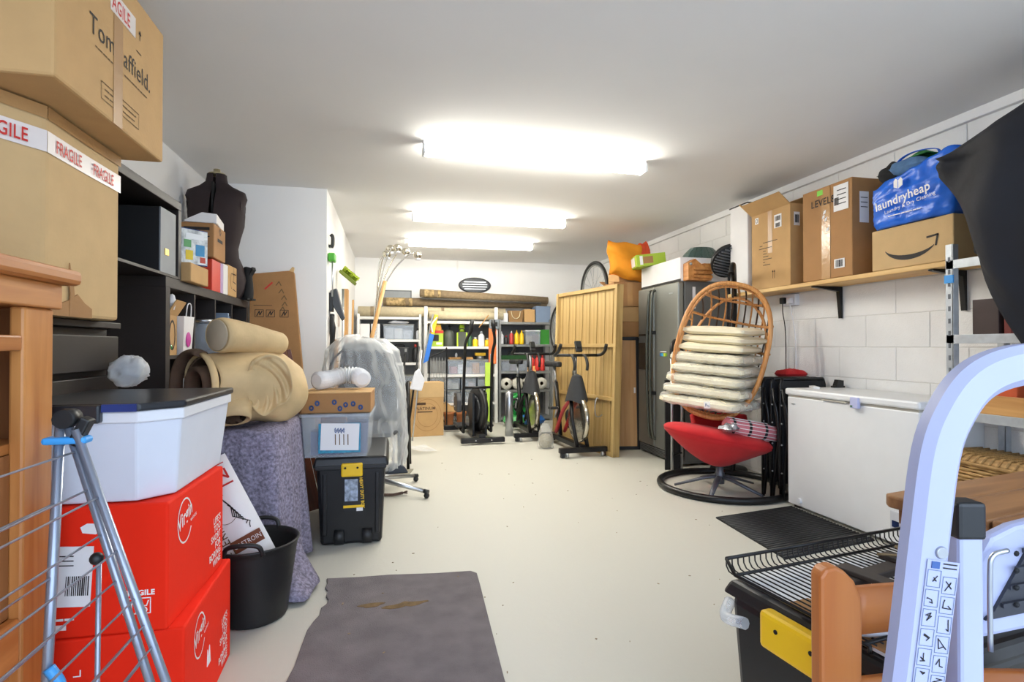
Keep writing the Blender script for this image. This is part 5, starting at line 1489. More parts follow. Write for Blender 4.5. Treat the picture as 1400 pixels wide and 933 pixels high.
# pictogram sticker
st = G().box(-.024, -.001, -.0, .024, .0, .235).build('pictogram_sticker', 'ladder_white', t, loc=(.6165, -.0235, .545), rot=(0, R(7.5), 0))
mat('sticker_line', '5a6a86', .6, var=0)
def boxmark(i, j):
    x0, z0 = (-.022 if j == 0 else .002), .195 - i * .0295 - (.008 if j else 0)
    polyline(st, [(x0, z0), (x0 + .02, z0), (x0 + .02, z0 + .025), (x0, z0 + .025)], .0009, (0, -.0016, 0), '-y', 'sticker_line', 'pictogram_frame', True)
    rnd = random.Random(i * 7 + j)
    pts4 = [(x0 + .003 + rnd.random() * .014, z0 + .004 + rnd.random() * .017) for _ in range(5)]
    polyline(st, pts4, .0016, (0, -.0016, 0), '-y', 'ink_black', 'pictogram')
for i in range(7):
    for j in (0, 1): boxmark(i, j)
decal(st, 'blue_symbol', .012, .010, (-.012, -.0012, .228), '-y', 'ink_blue')
polyline(st, [(.0, .231), (.02, .231)], .002, (0, -.0016, 0), '-y', 'ink_black', 'print_line')
polyline(st, [(.0, .225), (.02, .225)], .002, (0, -.0016, 0), '-y', 'ink_black', 'print_line')
# folded platform and steps
pf = G().prism([(.775, .61), (1.02, .66), (1.02, .845), (.84, .80), (.80, .78), (.775, .735)], .07, .095, 'y').build('platform', 'ladder_white', t, bevel=.008)
G().prism([(.785, .645), (1.01, .69), (1.01, .80), (.865, .775), (.80, .66)], .064, .07, 'y').build('tread', 'tread_dark', pf)
for k in range(4):
    G().prism([(.81 + k * .012, .668 + k * .03), (1.0, .704 + k * .026), (1.0, .71 + k * .026), (.81 + k * .012, .675 + k * .03)], .058, .064, 'y').build('tread_rib', 'tread_dark', pf)
for k in range(4):
    for j in range(2):
        G().lathe([(.005, .056), (.0, .055)], (.83 + j * .055, 0, .675 + k * .028 + j * .012), 8, 'y').build('grip_stud', 'black_matte', pf)
G().tube(smoothpath([(.785, .055, .60), (.785, .055, .72), (.79, .055, .755), (.815, .055, .765)]), .004, 8).build('wire_catch', 'steel', t)
for z in (.25, .48):
    G().box(.56 + z * .1, -.01, z, 1.10 - z * .1, .06, z + .03).build('step', 'ladder_white', t, bevel=.006)

# ---------------- pier wall tools ----------------
XW = XP
mat('green_plastic', '58b53a', .45, var=.06)
mat('broom_green', 'a3b52c', .8, var=.25, scale=80, bump=.4, bscale=150)
wood('ash', 'b98549', 'd6a86c', 2, .5, 'z')
solo('tool_clip', G().box(0, -.03, 0, .02, .03, .02).tube(smoothpath([(.02, 0, .0), (.03, 0, .03), (.03, 0, .09), (.015, 0, .11)]), .016, 8), 'black_plastic', 'black hand-tool grip hung high on the pier wall', 'hand tool', (XW + .001, 4.87, 1.94))
t = thing('squeegee_scraper', 'green window scraper on a thin steel pole hung on the pier wall', 'scraper', (XW + .035, 4.82, 1.52))
G().box(-.03, -.06, .29, .025, .06, .36).build('head', 'green_plastic', t, bevel=.01)
G().tube([(0, 0, 0), (0, 0, .30)], .007, 8).build('pole', 'steel', t)
t = thing('broom', 'lime green bristle broom head down-tilted on a steel pole by the pier wall', 'broom', (XW + .06, 5.55, 0))
G().tube([(0, 0, .01), (0.0, 0, 1.66)], .012, 8).build('pole', 'steel', t)
hd = G().cbox((.045, 0, 1.77), (.19, .12, .03), (0, R(40), 0)).build('head_block', mat('broom_olive', '6f7d22', .6), t, bevel=.006)
def bris(u, v):
    r_ = Euler((0, R(40), 0)).to_matrix()
    p = r_ @ Vector(((u - .5) * .175, (v - .5) * .11, .05 + .012 * math.sin(u * 40) * math.sin(v * 31)))
    return (p.x + .045, p.y, p.z + 1.77)
g = G().grid(bris, 24, 12); r_ = Euler((0, R(40), 0)).to_matrix()
for k in range(60):
    a, b = (random.random() - .5) * .165, (random.random() - .5) * .10
    p0, p1 = r_ @ Vector((a, b, .012)), r_ @ Vector((a * 1.1, b * 1.15, .07))
    g.tube([(p0.x + .045, p0.y, p0.z + 1.77), (p1.x + .045, p1.y, p1.z + 1.77)], .006, 4)
g.build('bristles', 'broom_green', hd)
t = thing('blade_guard', 'dark grey blade guard hung slantwise on the pier wall', 'blade guard', (XW + .03, 4.95, 1.32))
G().prism([(-.02, .26), (.03, .28), (.07, .12), (.095, .03), (.075, .0), (.04, .06), (-.02, .16)], -.05, .05, 'y').build('guard', mat('guard_grey', '3d4045', .5, var=.1), t, bevel=.006)
G().box(-.03, -.06, .08, .0, .06, .24).build('bracket', 'black_plastic', t, bevel=.004)
G().box(-.028, -.02, -.12, .01, .02, .06).build('handle', 'black_plastic', t, bevel=.006)
solo('tool_grip', G().tube([(0, 0, 0), (.01, 0, .16), (.0, 0, .26)], [.02, .024, .014], 8).box(-.02, -.012, -.1, .02, .012, .0), 'black_plastic', 'black tool grip hung low on the pier wall', 'hand tool', (XW + .03, 4.84, 1.10))
for i, (y, x, h, m_, lab) in enumerate(((5.8, .045, 1.68, 'ash', 'wide pale wooden plank standing against the pier wall'), (5.25, .025, 1.28, 'white_paint', 'white painted board standing against the pier wall'),
                                         (6.6, .05, 1.64, 'ash', 'narrow weathered lath leaning near the end of the pier wall'), (5.0, .04, 1.16, 'ash', 'short stub of pale timber standing by the pier wall'))):
    solo('timber_plank', G().box(-.008, -.07 if i != 2 else -.02, 0, .012 if i else .03, .07 if i != 2 else .02, h), m_, lab, 'plank', (XW + x, y, 0), rot=(0, R(1.2 if i == 2 else .6), 0), bevel=.002)

# ---------------- arc lamp and stick ----------------
mat('chrome', 'c8c2b4', .15, metal=.95, var=.03)
t = thing('arc_lamp', 'five-arm chrome arc floor lamp with globe shades reaching to the ceiling', 'floor lamp', (-.16, 5.62, 0))
G().lathe([(0, 0), (.15, 0), (.15, .02), (.02, .04), (0, .04)], n=24).build('base', 'chrome', t)
heads = [(.10, -.02, 2.04), (.135, .08, 2.115), (.20, -.06, 2.10), (.285, .05, 2.085), (.40, 0, 2.045)]
for i, (x, y, z) in enumerate(heads):
    b_ = (-.012 + .006 * i)
    a_ = G().tube(smoothpath([(b_, 0, .03), (b_ + .0, 0, 1.2), (b_ + .02 + .06 * x, y * .2, 1.6), (x * .42, y * .6, 1.93 - .02 * i), (x * .78, y, z - .03), (x - .02, y, z)]), .007, 7).build('arm', 'chrome', t)
    G().ball((x + .015, y, z - .02), (.042, .042, .04), 14, 9).build('globe_shade', 'chrome', a_)
    G().lathe([(.012, .0), (.03, -.035)], (x + .02, y, z - .035), 12).build('bulb_collar', 'white_plastic', a_)
solo('wooden_staff', G().tube([(0, 0, 0), (.40, 0, 1.74)], .019, 10), 'ash', 'plain wooden tool handle leaning out from the pier wall by the arc lamp', 'tool handle', (-.46, 5.5, .0))

# folded frame, broom and bits in front of the shelves
t = thing('tubular_chair', 'black folded tubular chair frame with a dark red seat standing by the office chair', 'folding chair', (.10, 5.0, 0), R(-10))
for x in (-.03, .05): G().tube([(x, 0, .0), (x - .01, .02, .78)], .014, 8).build('frame_tube', 'black_metal', t)
for x in (-.05, .03): G().tube([(x, .25, .0), (x - .01, .2, .78)], .014, 8).build('frame_tube', 'black_metal', t)
G().box(-.045, .02, .06, -.02, .22, .5).build('seat', mat('maroon_cloth', '3d1a22', .8), t, bevel=.008)
G().box(-.03, .03, .55, .035, .20, .76).build('back_panel', 'black_matte', t, bevel=.008)
G().tube([(.02, -.02, .1), (.02, -.01, .6)], .006, 6).build('steel_rod', 'steel', t)
t = thing('push_broom', 'wide blue-grey broom head resting on a dusty mat by the black folded frame', 'broom', (.05, 4.87, .008), R(10))
G().prism([(-.10, .0), (.09, 0), (.06, .05), (.0, .075), (-.06, .07)], -.05, .05, 'y').build('head', mat('broom_blue', '39404c', .8, var=.15), t, bevel=.006)
G().tube([(-.03, .04, .06), (.03, .14, .62)], .008, 8).build('handle', 'white_plastic', t)
solo('dust_mat', G().box(-.13, -.12, 0, .13, .12, .007), mat('mat_grey', '8b8778', .9, var=.15), 'small dusty grey mat under the broom head', 'mat', (.045, 4.90, 0), R(-12), bevel=.003)
solo('polythene_sheet', G().grid(lambda u, v: (.14 * (u - .5) * 2 - .02, .18 * (v - .5) * 2, .012 + .05 * (1 - u) ** 3 + .01 * math.sin(9 * u) * math.sin(7 * v)), 16, 16), 'white_bag_film', 'crumpled white polythene sheet trailing on the floor before the carton', 'plastic sheet', (.30, 5.85, .012), R(15))
for i, (x, y, z0, x1, y1, z1, r_, m_, lab) in enumerate(((.18, 6.55, 0, .33, 6.75, 1.10, .012, 'black_metal', 'black golf-club shaft leaning on the shelves by the carton'), (.24, 6.5, 0, .36, 6.72, 1.05, .009, 'steel', 'thin steel shaft leaning on the shelves by the carton'), (.12, 6.6, 0, .16, 6.9, 1.0, .014, 'black_metal', 'thick black pole leaning on the shelves behind the office chair'))):
    solo('leaning_pole', G().tube([(x, y, z0), (x1, y1, z1)], r_, 8), m_, lab, 'pole')
solo('white_hood', G().prism([(-.09, .0), (.05, -.03), (.09, .10), (.02, .24), (-.03, .20)], -.02, .02, 'y'), 'bag_white', 'white cloth hood hung on the leaning poles', 'cloth', (.30, 6.58, .60), R(10), bevel=.012)
t = carton('plate_carton', 'large square brown carton with stamped circle print on the floor before the shelves', (.41, .22, .66), (.415, 6.90, 0), R(9), m='cardboard', tape=None)
G().box(-.206, -.1145, .475, .206, -.1105, .66).build('lid_flap', 'cardboard_pale', t, bevel=.002)
dashes(t, -.13, -.03, .40, .03, (0, -.1125, 0), '-y', 'ink_brown', 9)
text(t, 'PLATINUM', .05, (-.15, -.1125, .325), '-y', 'ink_brown', bold=.001)
dashes(t, -.12, .06, .30, .014, (0, -.1125, 0), '-y', 'ink_brown', 10)
for r_ in (.15, .11): polyline(t, arc(0, .26, r_ * 1.15, r_ * 1.3, 0, 360, 28), .005, (0, -.1115, 0), '-y', 'cardboard_dark', 'stamped_ring')

# ---------------- back shelves ----------------
mat('shelf_back', '77787a', .8, var=.06)
def rack(name, label, x0, x1, y0, y1, zs, top, m_, pw=.035, back=True):
    t = thing(name, label, 'shelf unit', (0, 0, 0))
    for x in (x0, x1 - pw):
        for y in (y0, y1 - pw): G().box(x, y, 0, x + pw, y + pw, top).build('upright', m_, t)
    for z in zs: 
        G().box(x0, y0 + .002, z - .035, x1, y1, z).build('shelf', m_, t, bevel=.003)
    if back: G().box(x0 + .01, y1 - .006, .05, x1 - .01, y1, max(zs)).build('back_sheet', 'shelf_back', t)
    return t
rack('white_shelving', 'white wooden shelving in the back corner by the pier', -.47, .42, 7.95, 8.27, (.30, .87, 1.20, 1.52), 1.56, 'white_paint')
rack('white_shelving', 'white shelving with clear drawer boxes along the back wall', .45, 1.50, 7.78, 8.27, (.30, .70, 1.10, 1.46), 1.665, 'white_paint', .045)
rack('grey_shelving', 'grey metal shelving at the back with rolls and squeeze bottles', 1.53, 2.34, 7.86, 8.27, (.06, .46, .735, 1.13, 1.46), 1.50, 'grey_metal')

# rolls along the top
mat('carpet_beige', 'cdbf9f', .9, var=.08, scale=30)
mat('carpet_brown', '8a775c', .9, var=.15, scale=30)
mat('carpet_pattern', 'a58d63', .9, var=.6, scale=24)
mat('carpet_grey', '55514b', .9, var=.15)
def roll(label, x0, z0, x1, z1, y, r_, m_, band=None, mb=None, y1=None):
    t = thing('carpet_roll', label, 'carpet roll', (0, 0, 0), group='carpet rolls on the back shelves')
    y1 = y if y1 is None else y1
    G().tube([(x0, y, z0), (x1, y1, z1)], r_, 20).build('roll', m_, t)
    d = Vector((x1 - x0, y1 - y, z1 - z0)); 
    if band:
        for a, b in band:
            G().tube([Vector((x0, y, z0)) + d * a, Vector((x0, y, z0)) + d * b], r_ + .002, 20, caps=False).build('pattern_band', mb, t)
    G().lathe([(0, -.004), (r_ * .8, -.003)], (x0, y, z0), 16, 'x').build('end_spiral', 'carpet_grey', t)
    return t
roll('long pale beige carpet roll along the top of the white shelving', -.46, 1.60, 1.66, 1.60, 8.05, .07, 'carpet_beige', ((.08, .10), (.55, .57)), 'carpet_brown')
roll('patterned carpet roll with ornate border lying lower behind the oval vent', -.12, 1.745, 2.32, 1.745, 8.12, .062, 'carpet_brown', ((.02, .13), (.15, .17)), 'carpet_pattern')
roll('brown carpet roll with ornate border, topmost on the back shelves', .40, 1.87, 2.33, 1.80, 7.98, .058, 'carpet_brown', ((.03, .10), (.13, .15)), 'carpet_pattern', y1=8.08)
roll('thin dark rolled underlay between the brown carpet rolls', .42, 1.793, 2.2, 1.75, 7.98, .016, 'carpet_grey')
roll('short cream carpet roll on the top of the white shelving', .52, 1.555, 1.60, 1.545, 7.90, .058, 'carpet_beige')
t = thing('grey_picture', 'grey framed panel standing behind the patterned carpet roll', 'frame', (.08, 8.22, 1.80))
G().box(-.20, -.01, 0, .20, .01, .12).build('panel', mat('frame_grey', '8e9294', .5), t)
for z in (0, .11): G().box(-.21, -.016, z, .21, .012, z + .015).build('frame_rail', mat('frame_dark', '5a5e61', .5), t)
for x in (-.21, .195): G().box(x, -.016, 0, x + .015, .012, .125).build('frame_side', 'frame_dark', t)
# oval vent
t = thing('oval_vent', 'black oval louvred vent on the white back wall', 'vent', (1.238, YB - .004, 2.03))
G().lathe([(0, 0), (.235, 0), (.25, -.012), (.235, -.026), (.2, -.022)], n=36, axis='y', sy=.48).build('plate', mat('vent_black', '33353a', .45, var=.2, scale=30), t)
for k in range(4):
    z = .05 - .036 * k; hw = .19 * math.sqrt(1 - (z / .11) ** 2)
    G().box(-hw, -.034, z - .007, hw, -.02, z + .007).build('louvre', 'galvanised', t)
tag(G().box(.96, YB - .012, 1.95, .985, YB - .002, ZC).build('cable_trunking', 'white_paint'), 'thin white cable trunking running up the back wall', 'trunking')

# --- items on the shelves
def bottle(label, x, y, z, r_, h, m_, cap, cat='bottle', group=None, tip=False):
    t = thing('bottle', label, cat, (x, y, z), group=group)
    G().lathe([(0, 0), (r_, 0), (r_ * 1.02, h * .1), (r_, h * .7), (r_ * .45, h * .82), (r_ * .4, h * .84)], n=12).build('body', m_, t)
    G().lathe([(r_ * .45, h * .83), (r_ * (.42 if not tip else .1), h), (0, h)], n=10).build('cap', cap, t)
    return t
def bin_(label, x0, x1, y0, y1, z0, z1, content, lidm='white_plastic', group='clear storage boxes on the back shelves', cm='contents_grey', bm='clear_bin', front=None):
    t = thing('storage_bin', label, 'storage box', ((x0 + x1) / 2, (y0 + y1) / 2, z0), group=group)
    w, d, h = (x1 - x0) / 2, (y1 - y0) / 2, z1 - z0
    G().tray((-w * .93, -d * .93, w * .93, d * .93), (-w * .97, -d * .97, w * .97, d * .97), 0, h - .012, .004).build('body', bm, t)
    G().box(-w, -d, h - .018, w, d, h).build('lid', lidm, t, bevel=.004)
    rnd = random.Random(int(x0 * 100 + z0 * 10))
    cols = content
    for k, c in enumerate(cols):
        n = len(cols); xa = -w * .85 + k * (1.7 * w / n); xb = xa + 1.7 * w / n - .006
        G().box(xa, -d * .86, .006, xb, d * .6, h * rnd.uniform(.45, .8)).build('contents', mat('cont_' + c, c, .7, var=.25, scale=30), t, bevel=.008)
    return t
# left white shelving
bin_('clear bin of white pieces under a crumpled bag on the corner shelving', -.12, .32, 7.99, 8.24, 1.202, 1.42, ('c9ccd0', 'dcdcdc', 'bfc3c8'), 'grey_metal')
pillow('plastic_bag', .3, .2, .05, 'bag_white', 'crumpled white bag lying on the clear bin in the corner shelving', 'bag', (.10, 8.10, 1.421), 0, 3)
carton('white_carton', 'white carton standing at the end of the corner shelving by the pier', (.14, .18, .22), (-.37, 8.09, 1.202), 0, m='paper', tape=None)
carton('white_carton', 'white carton beside the clear bin of white pieces', (.12, .18, .22), (-.22, 8.09, 1.202), 0, m='paper', tape=None)
bottle('white spray bottle at the right end of the corner shelving', .375, 8.06, 1.202, .025, .16, 'white_plastic', 'black_plastic')
t = thing('tool_case', 'black plastic tool case with a carrying handle on the corner shelving', 'tool case', (.12, 8.06, .872))
G().box(-.13, -.07, 0, .13, .07, .22).build('body', 'black_plastic', t, bevel=.012)
G().tube(smoothpath([(-.06, 0, .215), (-.055, 0, .25), (.055, 0, .25), (.06, 0, .215)]), .009, 7).build('handle', 'black_plastic', t)
for x in (-.08, .08): G().box(x - .015, -.075, .15, x + .015, -.068, .2).build('clasp', 'grey_metal', t)
bottle('black vacuum flask with a red cap on the corner shelving', .34, 8.04, .872, .042, .26, 'black_plastic', mat('cap_red', 'b5322c', .4), 'flask')
for i in range(2):
    bin_(('grey drawer box on the corner shelving below the tool case', 'grey drawer box stacked low on the corner shelving')[i], .02, .40, 7.98, 8.24, .302 + i * .2, .49 + i * .2, ('6f767e', '8a9096'), 'grey_metal', bm='clear_bin')
# middle white shelving, upper row
Z1, Z2, Z3 = 1.102, .702, .302
t = carton('blower_carton', 'lime and yellow printed tool carton on the white shelving', (.20, .22, .23), (.62, 7.92, Z1), 0, m='lime_box', tape=None, cat='box')
decal(t, 'red_band', .20, .04, (0, -.1115, .205), '-y', 'ink_red'); decal(t, 'picture', .11, .09, (-.02, -.1115, .12), '-y', 'ink_black'); decal(t, 'print_panel', .08, .03, (.04, -.1115, .04), '-y', 'ink_white')
t = thing('drill_case', 'yellow and orange plastic case on top of the lime tool carton', 'case', (.62, 7.92, Z1 + .232))
G().box(-.075, -.08, 0, .075, .08, .045).build('lower_shell', mat('case_orange', 'f08a24', .4), t, bevel=.008)
G().box(-.07, -.075, .045, .07, .075, .085).build('upper_shell', 'yellow_plastic', t, bevel=.01)
t = thing('sprayer_tank', 'dark grey pressure sprayer tank with a black knob on the white shelving', 'sprayer', (.81, 7.94, Z1))
G().lathe([(0, 0), (.075, 0), (.08, .03), (.078, .18), (.05, .23), (.03, .24)], n=18).build('tank', mat('tank_grey', '4d524c', .5, var=.1), t)
G().tube([(0, 0, .23), (.02, 0, .29)], .012, 8).build('pump_rod', 'black_plastic', t)
G().ball((.02, 0, .295), (.03, .03, .018)).build('knob', 'black_plastic', t)
t = thing('tool_bag', 'grey tool bag with lime green trim on the white shelving', 'bag', (1.0, 7.93, Z1))
G().frustum((-.075, -.06, .075, .06), (-.065, -.05, .065, .05), 0, .21).build('body', mat('bag_grey', '53564f', .8, var=.1), t, bevel=.015)
for x in (-.074, .06): G().box(x - .01, -.068, .0, x + .012, -.05, .20).build('trim', mat('trim_lime', 'b3d334', .5), t, bevel=.004)
G().tube(smoothpath([(-.05, -.01, .2), (-.03, -.01, .25), (.03, -.01, .25), (.05, -.01, .2)]), .007, 6).build('handle', 'black_plastic', t)
bottle('lime green and black drinks bottle standing on the grey tool bag', 1.0, 7.96, Z1 + .212, .04, .13, 'trim_lime', 'black_plastic')
bottle('dark green flask beside the grey tool bag', 1.11, 7.90, Z1, .032, .20, mat('flask_green', '2d5a3a', .4), 'black_plastic', 'flask')
for i, (x, m_, cap, r_, h, lab) in enumerate(((1.19, 'yellow_plastic', 'white_plastic', .038, .13, 'short yellow tub beside the dark green flask'), (1.28, 'white_plastic', 'clear_plastic', .045, .22, 'tall white jar with a clear top on the white shelving'), (1.37, 'yellow_plastic', 'white_plastic', .04, .12, 'short yellow tub near the end of the white shelving'))):
    bottle(lab, x, 7.90, Z1, r_, h, m_, cap, 'tub')
# middle row
bin_('wide clear box with red and white contents on the middle white shelf', .78, 1.40, 7.82, 8.2, Z2, Z2 + .21, ('b5555a', 'e4e6ea', 'c9b8b0', 'd9973f', 'b8a8b0'), 'grey_metal')
t = thing('hand_plane', 'small wooden hand plane on the lid of the wide clear box', 'hand tool', (.90, 7.95, Z2 + .212), R(10))
G().box(-.09, -.03, 0, .09, .03, .03).build('sole', 'ash', t, bevel=.004); G().ball((.02, 0, .06), (.02, .018, .035)).build('knob', 'bag_white', t)
t = thing('wood_offcut', 'tan timber offcut on the lid of the wide clear box', 'timber', (1.09, 7.93, Z2 + .212), R(-8))
G().prism([(-.08, 0), (.08, 0), (.06, .035), (-.05, .03)], -.03, .03, 'y').build('block', 'ash', t, bevel=.003)
t = thing('tool_tin', 'yellow lidded tin on the lid of the wide clear box', 'tin', (1.27, 7.95, Z2 + .212))
G().lathe([(0, 0), (.055, 0), (.055, .05), (0, .05)], n=16).build('body', 'steel', t); G().box(-.075, -.05, .05, .075, .05, .095).build('lid', 'yellow_plastic', t, bevel=.006)
t = thing('wire_cage', 'upright wire cage with clear bag sheets before the white shelving', 'wire cage', (.63, 7.62, .0), R(4))
G().tube(smoothpath([(-.12, 0, .0), (-.12, 0, .85), (-.09, 0, .96), (.0, .0, 1.0), (.10, 0, 1.04), (.12, 0, 1.0), (.12, 0, .0)], 5), .009, 8).build('hoop', 'black_metal', t)
for k in range(6): G().tube([(-.10 + k * .04, .006, .3), (-.10 + k * .04, .006, .95)], .003, 5).build('wire', 'grey_metal', t)
G().grid(lambda u, v: (-.11 + .22 * u, .02 + .012 * math.sin(9 * u + 4 * v), .35 + .55 * v), 14, 10).build('clear_sheet', 'wrap_film', t)
# drawer boxes
for r_ in range(2):
    for c in range(4):
        x0 = .50 + c * .235
        bin_(('lower' if r_ == 0 else 'upper') + ' clear drawer box ' + ('beside the plate carton', 'second from the plate carton', 'third from the plate carton', 'fourth from the plate carton')[c] + ', white shelving',
             x0, x0 + .225, 7.80, 8.15, Z3 + r_ * .185, Z3 + .175 + r_ * .185, [('7d8388', 'c9cbcf'), ('9aa09a', 'e3e3e3'), ('b0a79c', 'd5d2c2'), ('8b98a8', 'c0b0b0')][(c + r_) % 4], 'grey_metal')
mat('terracotta', 'a4663b', .8, var=.12)
for i in range(3):
    x = .62 + i * .17
    t = thing('plant_pot', ('brown pot beside the plate carton under the white shelving', 'brown pot in the middle of three under the white shelving', 'brown pot of three closest to the elliptical trainer')[i], 'pot', (x, 7.70, 0), group='brown pots')
    G().lathe([(0, .0), (.055, 0), (.07, .15), (.078, .155), (.078, .185), (.066, .185), (.06, .02), (0, .02)], n=16).build('pot', 'terracotta', t)
    G().tube(smoothpath([(-.07, -.01, .16), (-.09, -.04, .10), (-.07, -.05, .05)]), .006, 6).build('handle', 'black_metal', t)
t = thing('wooden_house', 'plain pale wooden house-shaped box standing on the brown pots', 'box', (.77, 7.72, .187))
G().prism([(-.15, 0), (.17, 0), (.17, .06), (.06, .07), (-.02, .14), (-.10, .07), (-.15, .06)], -.06, .06, 'y').build('body', 'cardboard', t, bevel=.003)
# grey shelving
ZG = (.062, .462, .737, 1.132, 1.462)
t = thing('paper_bag', 'brown paper carrier bag with rope handle on the grey shelving', 'bag', (1.80, 7.98, ZG[4]))
G().frustum((-.10, -.05, .10, .05), (-.11, -.05, .11, .05), 0, .17).build('body', mat('kraft_brown', '8c6b42', .8, var=.08), t)
G().tube(smoothpath([(-.07, -.055, .16), (-.05, -.06, .08), (.0, -.06, .05), (.05, -.06, .08), (.07, -.055, .16)]), .006, 6).build('handle', mat('rope_cream', 'd9cba8', .8), t)
solo('white_block', G().box(-.06, -.06, 0, .06, .06, .13), 'paper', 'small white carton beside the paper carrier bag', 'box', (1.62, 7.98, ZG[4]), bevel=.003)
carton('tan_carton', 'tan carton between the paper bag and the blue-grey bin', (.16, .16, .19), (2.01, 7.99, ZG[4]), 0, tape=None)
bin_('blue-grey lidded bin on top of the grey shelving', 2.10, 2.33, 7.90, 8.2, ZG[4], ZG[4] + .24, ('5f6f8a',), mat('bin_blue', '7c8ea8', .4), bm='bin_blue')
for i, (x, m_, cap, lab) in enumerate(((1.585, 'white_plastic', 'white_plastic', 'white squeeze bottle at the end of the grey shelving'), (1.655, 'black_plastic', 'cap_red', 'short dark bottle beside the white squeeze bottles'), (1.735, 'cap_red', 'white_plastic', 'red and white squeeze bottle on the grey shelving'))):
    bottle(lab, x, 7.93, ZG[3], .032, (.19, .13, .2)[i], m_, cap, tip=True)
for x in (1.815, 1.89): bottle('yellow squeeze bottle standing next to ' + ('the red squeeze bottle' if x < 1.85 else 'the clear bin with a pale lid'), x, 7.93, ZG[3], .033, .21, 'yellow_plastic', 'yellow_plastic', group='yellow squeeze bottles', tip=True)
bin_('clear bin with a pale lid beside the yellow bottles', 1.94, 2.17, 7.88, 8.12, ZG[3], ZG[3] + .21, ('b5a68c', '8c6f5f'))
solo('green_crate', G().tray((-.10, -.1, .07, .1), (-.11, -.11, .08, .11), 0, .22, .006).box(-.09, -.09, .006, .06, .09, .16), mat('crate_green', '3c8f35', .5, var=.1), 'bright green crate at the fence-panel end of the grey shelving', 'crate', (2.25, 8.02, ZG[3]))
t = thing('watering_tray', 'dark green tray with a black handle on the grey shelving', 'tray', (1.78, 7.98, ZG[2] + .17))
G().tray((-.2, -.08, .2, .08), (-.22, -.1, .22, .1), 0, .06, .006).build('tray', mat('tray_green', '2f5a34', .5), t); G().tube(smoothpath([(-.1, 0, .05), (-.06, 0, .12), (.0, 0, .10), (.04, 0, .14)]), .01, 6).build('handle', 'black_plastic', t)
bin_('grey lidded bin under the dark green tray', 1.56, 1.98, 7.90, 8.2, ZG[2], ZG[2] + .168, ('5c636c', '7b5a5a', '6d7278'), 'grey_metal')
for i, x in enumerate((2.05, 2.13, 2.21)):
    bottle(('red spray can beside the grey lidded bin', 'middle one of three red spray cans on the grey shelving', 'red spray can closest to the fence panel')[i], x, 7.93, ZG[2], .036, .24, mat('can_red', 'd5352c', .35), mat('can_red2', 'a82a24', .4), 'spray can', group='red spray cans')
mat('roll_white', 'd9d5c8', .85, var=.1, scale=30)
for i, x in enumerate((1.655, 1.83, 1.98, 2.19)):
    t = thing('paper_roll', 'white paper roll on the lower grey shelf, ' + ('closest to the white shelving', 'second from the white shelving', 'third from the white shelving', 'closest to the fence panel')[i], 'paper roll', (x, 7.99, ZG[1] + .088), group='white paper rolls on the grey shelving')
    G().shell([(.03, -.10), (.085, -.10), (.087, -.09), (.087, .10), (.03, .10), (.028, -.1), (.03, -.1)], n=24, axis='y').build('roll', 'roll_white', t)
    G().lathe([(.029, -.08), (.0, -.08)], n=14, axis='y').build('core', 'cardboard_dark', t)
# hose reel and sacks on the floor
mat('reel_green', '22a045', .4, var=.1)
t = thing('hose_reel', 'bright green garden hose reel on the floor before the grey shelving', 'hose reel', (1.77, 7.62, 0), R(10))
for y in (-.06, .06):
    G().tube([(.145 * math.cos(2 * PI * k / 24), y, .255 + .16 * math.sin(2 * PI * k / 24)) for k in range(24)], .022, 8, closed=True).build('rim', 'reel_green', t)
    for a in (0, 60, 120):
        c, s = math.cos(R(a)), math.sin(R(a)); G().tube([(-.14 * c, y, .255 - .155 * s), (.14 * c, y, .255 + .155 * s)], .010, 6).build('spoke', 'black_plastic', t)
for k in range(4): G().tube([(.105 * math.cos(2 * PI * j / 20), -.04 + k * .026, .255 + .115 * math.sin(2 * PI * j / 20)) for j in range(20)], .013, 6, closed=True).build('hose_turn', 'reel_green', t)
G().tube(smoothpath([(-.03, -.1, .30), (-.04, -.1, .42), (-.05, -.1, .54)]), .016, 8).build('crank_handle', 'reel_green', t)
G().box(-.12, -.1, 0, .12, .1, .06).build('foot', 'black_plastic', t, bevel=.01)
pillow('compost_sack', .36, .2, .14, mat('sack_blue', '2f6fc0', .4, var=.3, scale=16), 'blue and white plastic sack on the floor by the hose reel', 'sack', (1.93, 7.50, .0), R(5), 4, bump=.02)
pillow('compost_sack', .3, .2, .14, mat('sack_green', '3f9a52', .4, var=.45, scale=16), 'green and white plastic sack on the floor by the hose reel', 'sack', (1.66, 7.44, .0), R(-8), 6, bump=.02)

# level, saw, skis leaning at the uprights
t = thing('blue_tool', 'long blue blade with a yellow holder hung between the two white shelvings', 'tool', (.46, 7.68, .86), rot=(0, R(12), 0))
G().prism([(-.03, .0), (.03, .05), (.035, .45), (.0, .47), (-.03, .42)], -.015, .015, 'y').build('blade', mat('ski_blue', '1f6fd0', .3, var=.1), t, bevel=.004)
G().box(-.02, -.02, .42, .035, .02, .70).build('holder', 'yellow_plastic', t, bevel=.008)
G().tube(smoothpath([(.0, -.03, .45), (-.03, -.03, .55), (.02, -.03, .66)]), .01, 6).build('strap', 'white_plastic', t)
G().box(-.05, -.0, .0, -.033, .014, .7).build('edge_rail', 'grey_metal', t)
t = thing('pruning_saw', 'orange-handled bow saw hung on the upright between the white and grey shelves', 'saw', (1.42, 7.766, .85))
G().box(-.055, -.012, .0, .055, .012, .52).build('orange_board', mat('saw_orange', 'e8783c', .5, var=.08), t, bevel=.006)
G().box(-.05, -.02, .50, .10, .02, .64).build('grip', mat('grip_grey', '6f757a', .5, var=.2, scale=30), t, bevel=.015)
G().box(-.03, -.024, .54, .07, -.016, .60).build('grip_hole', 'black_matte', t, bevel=.006)
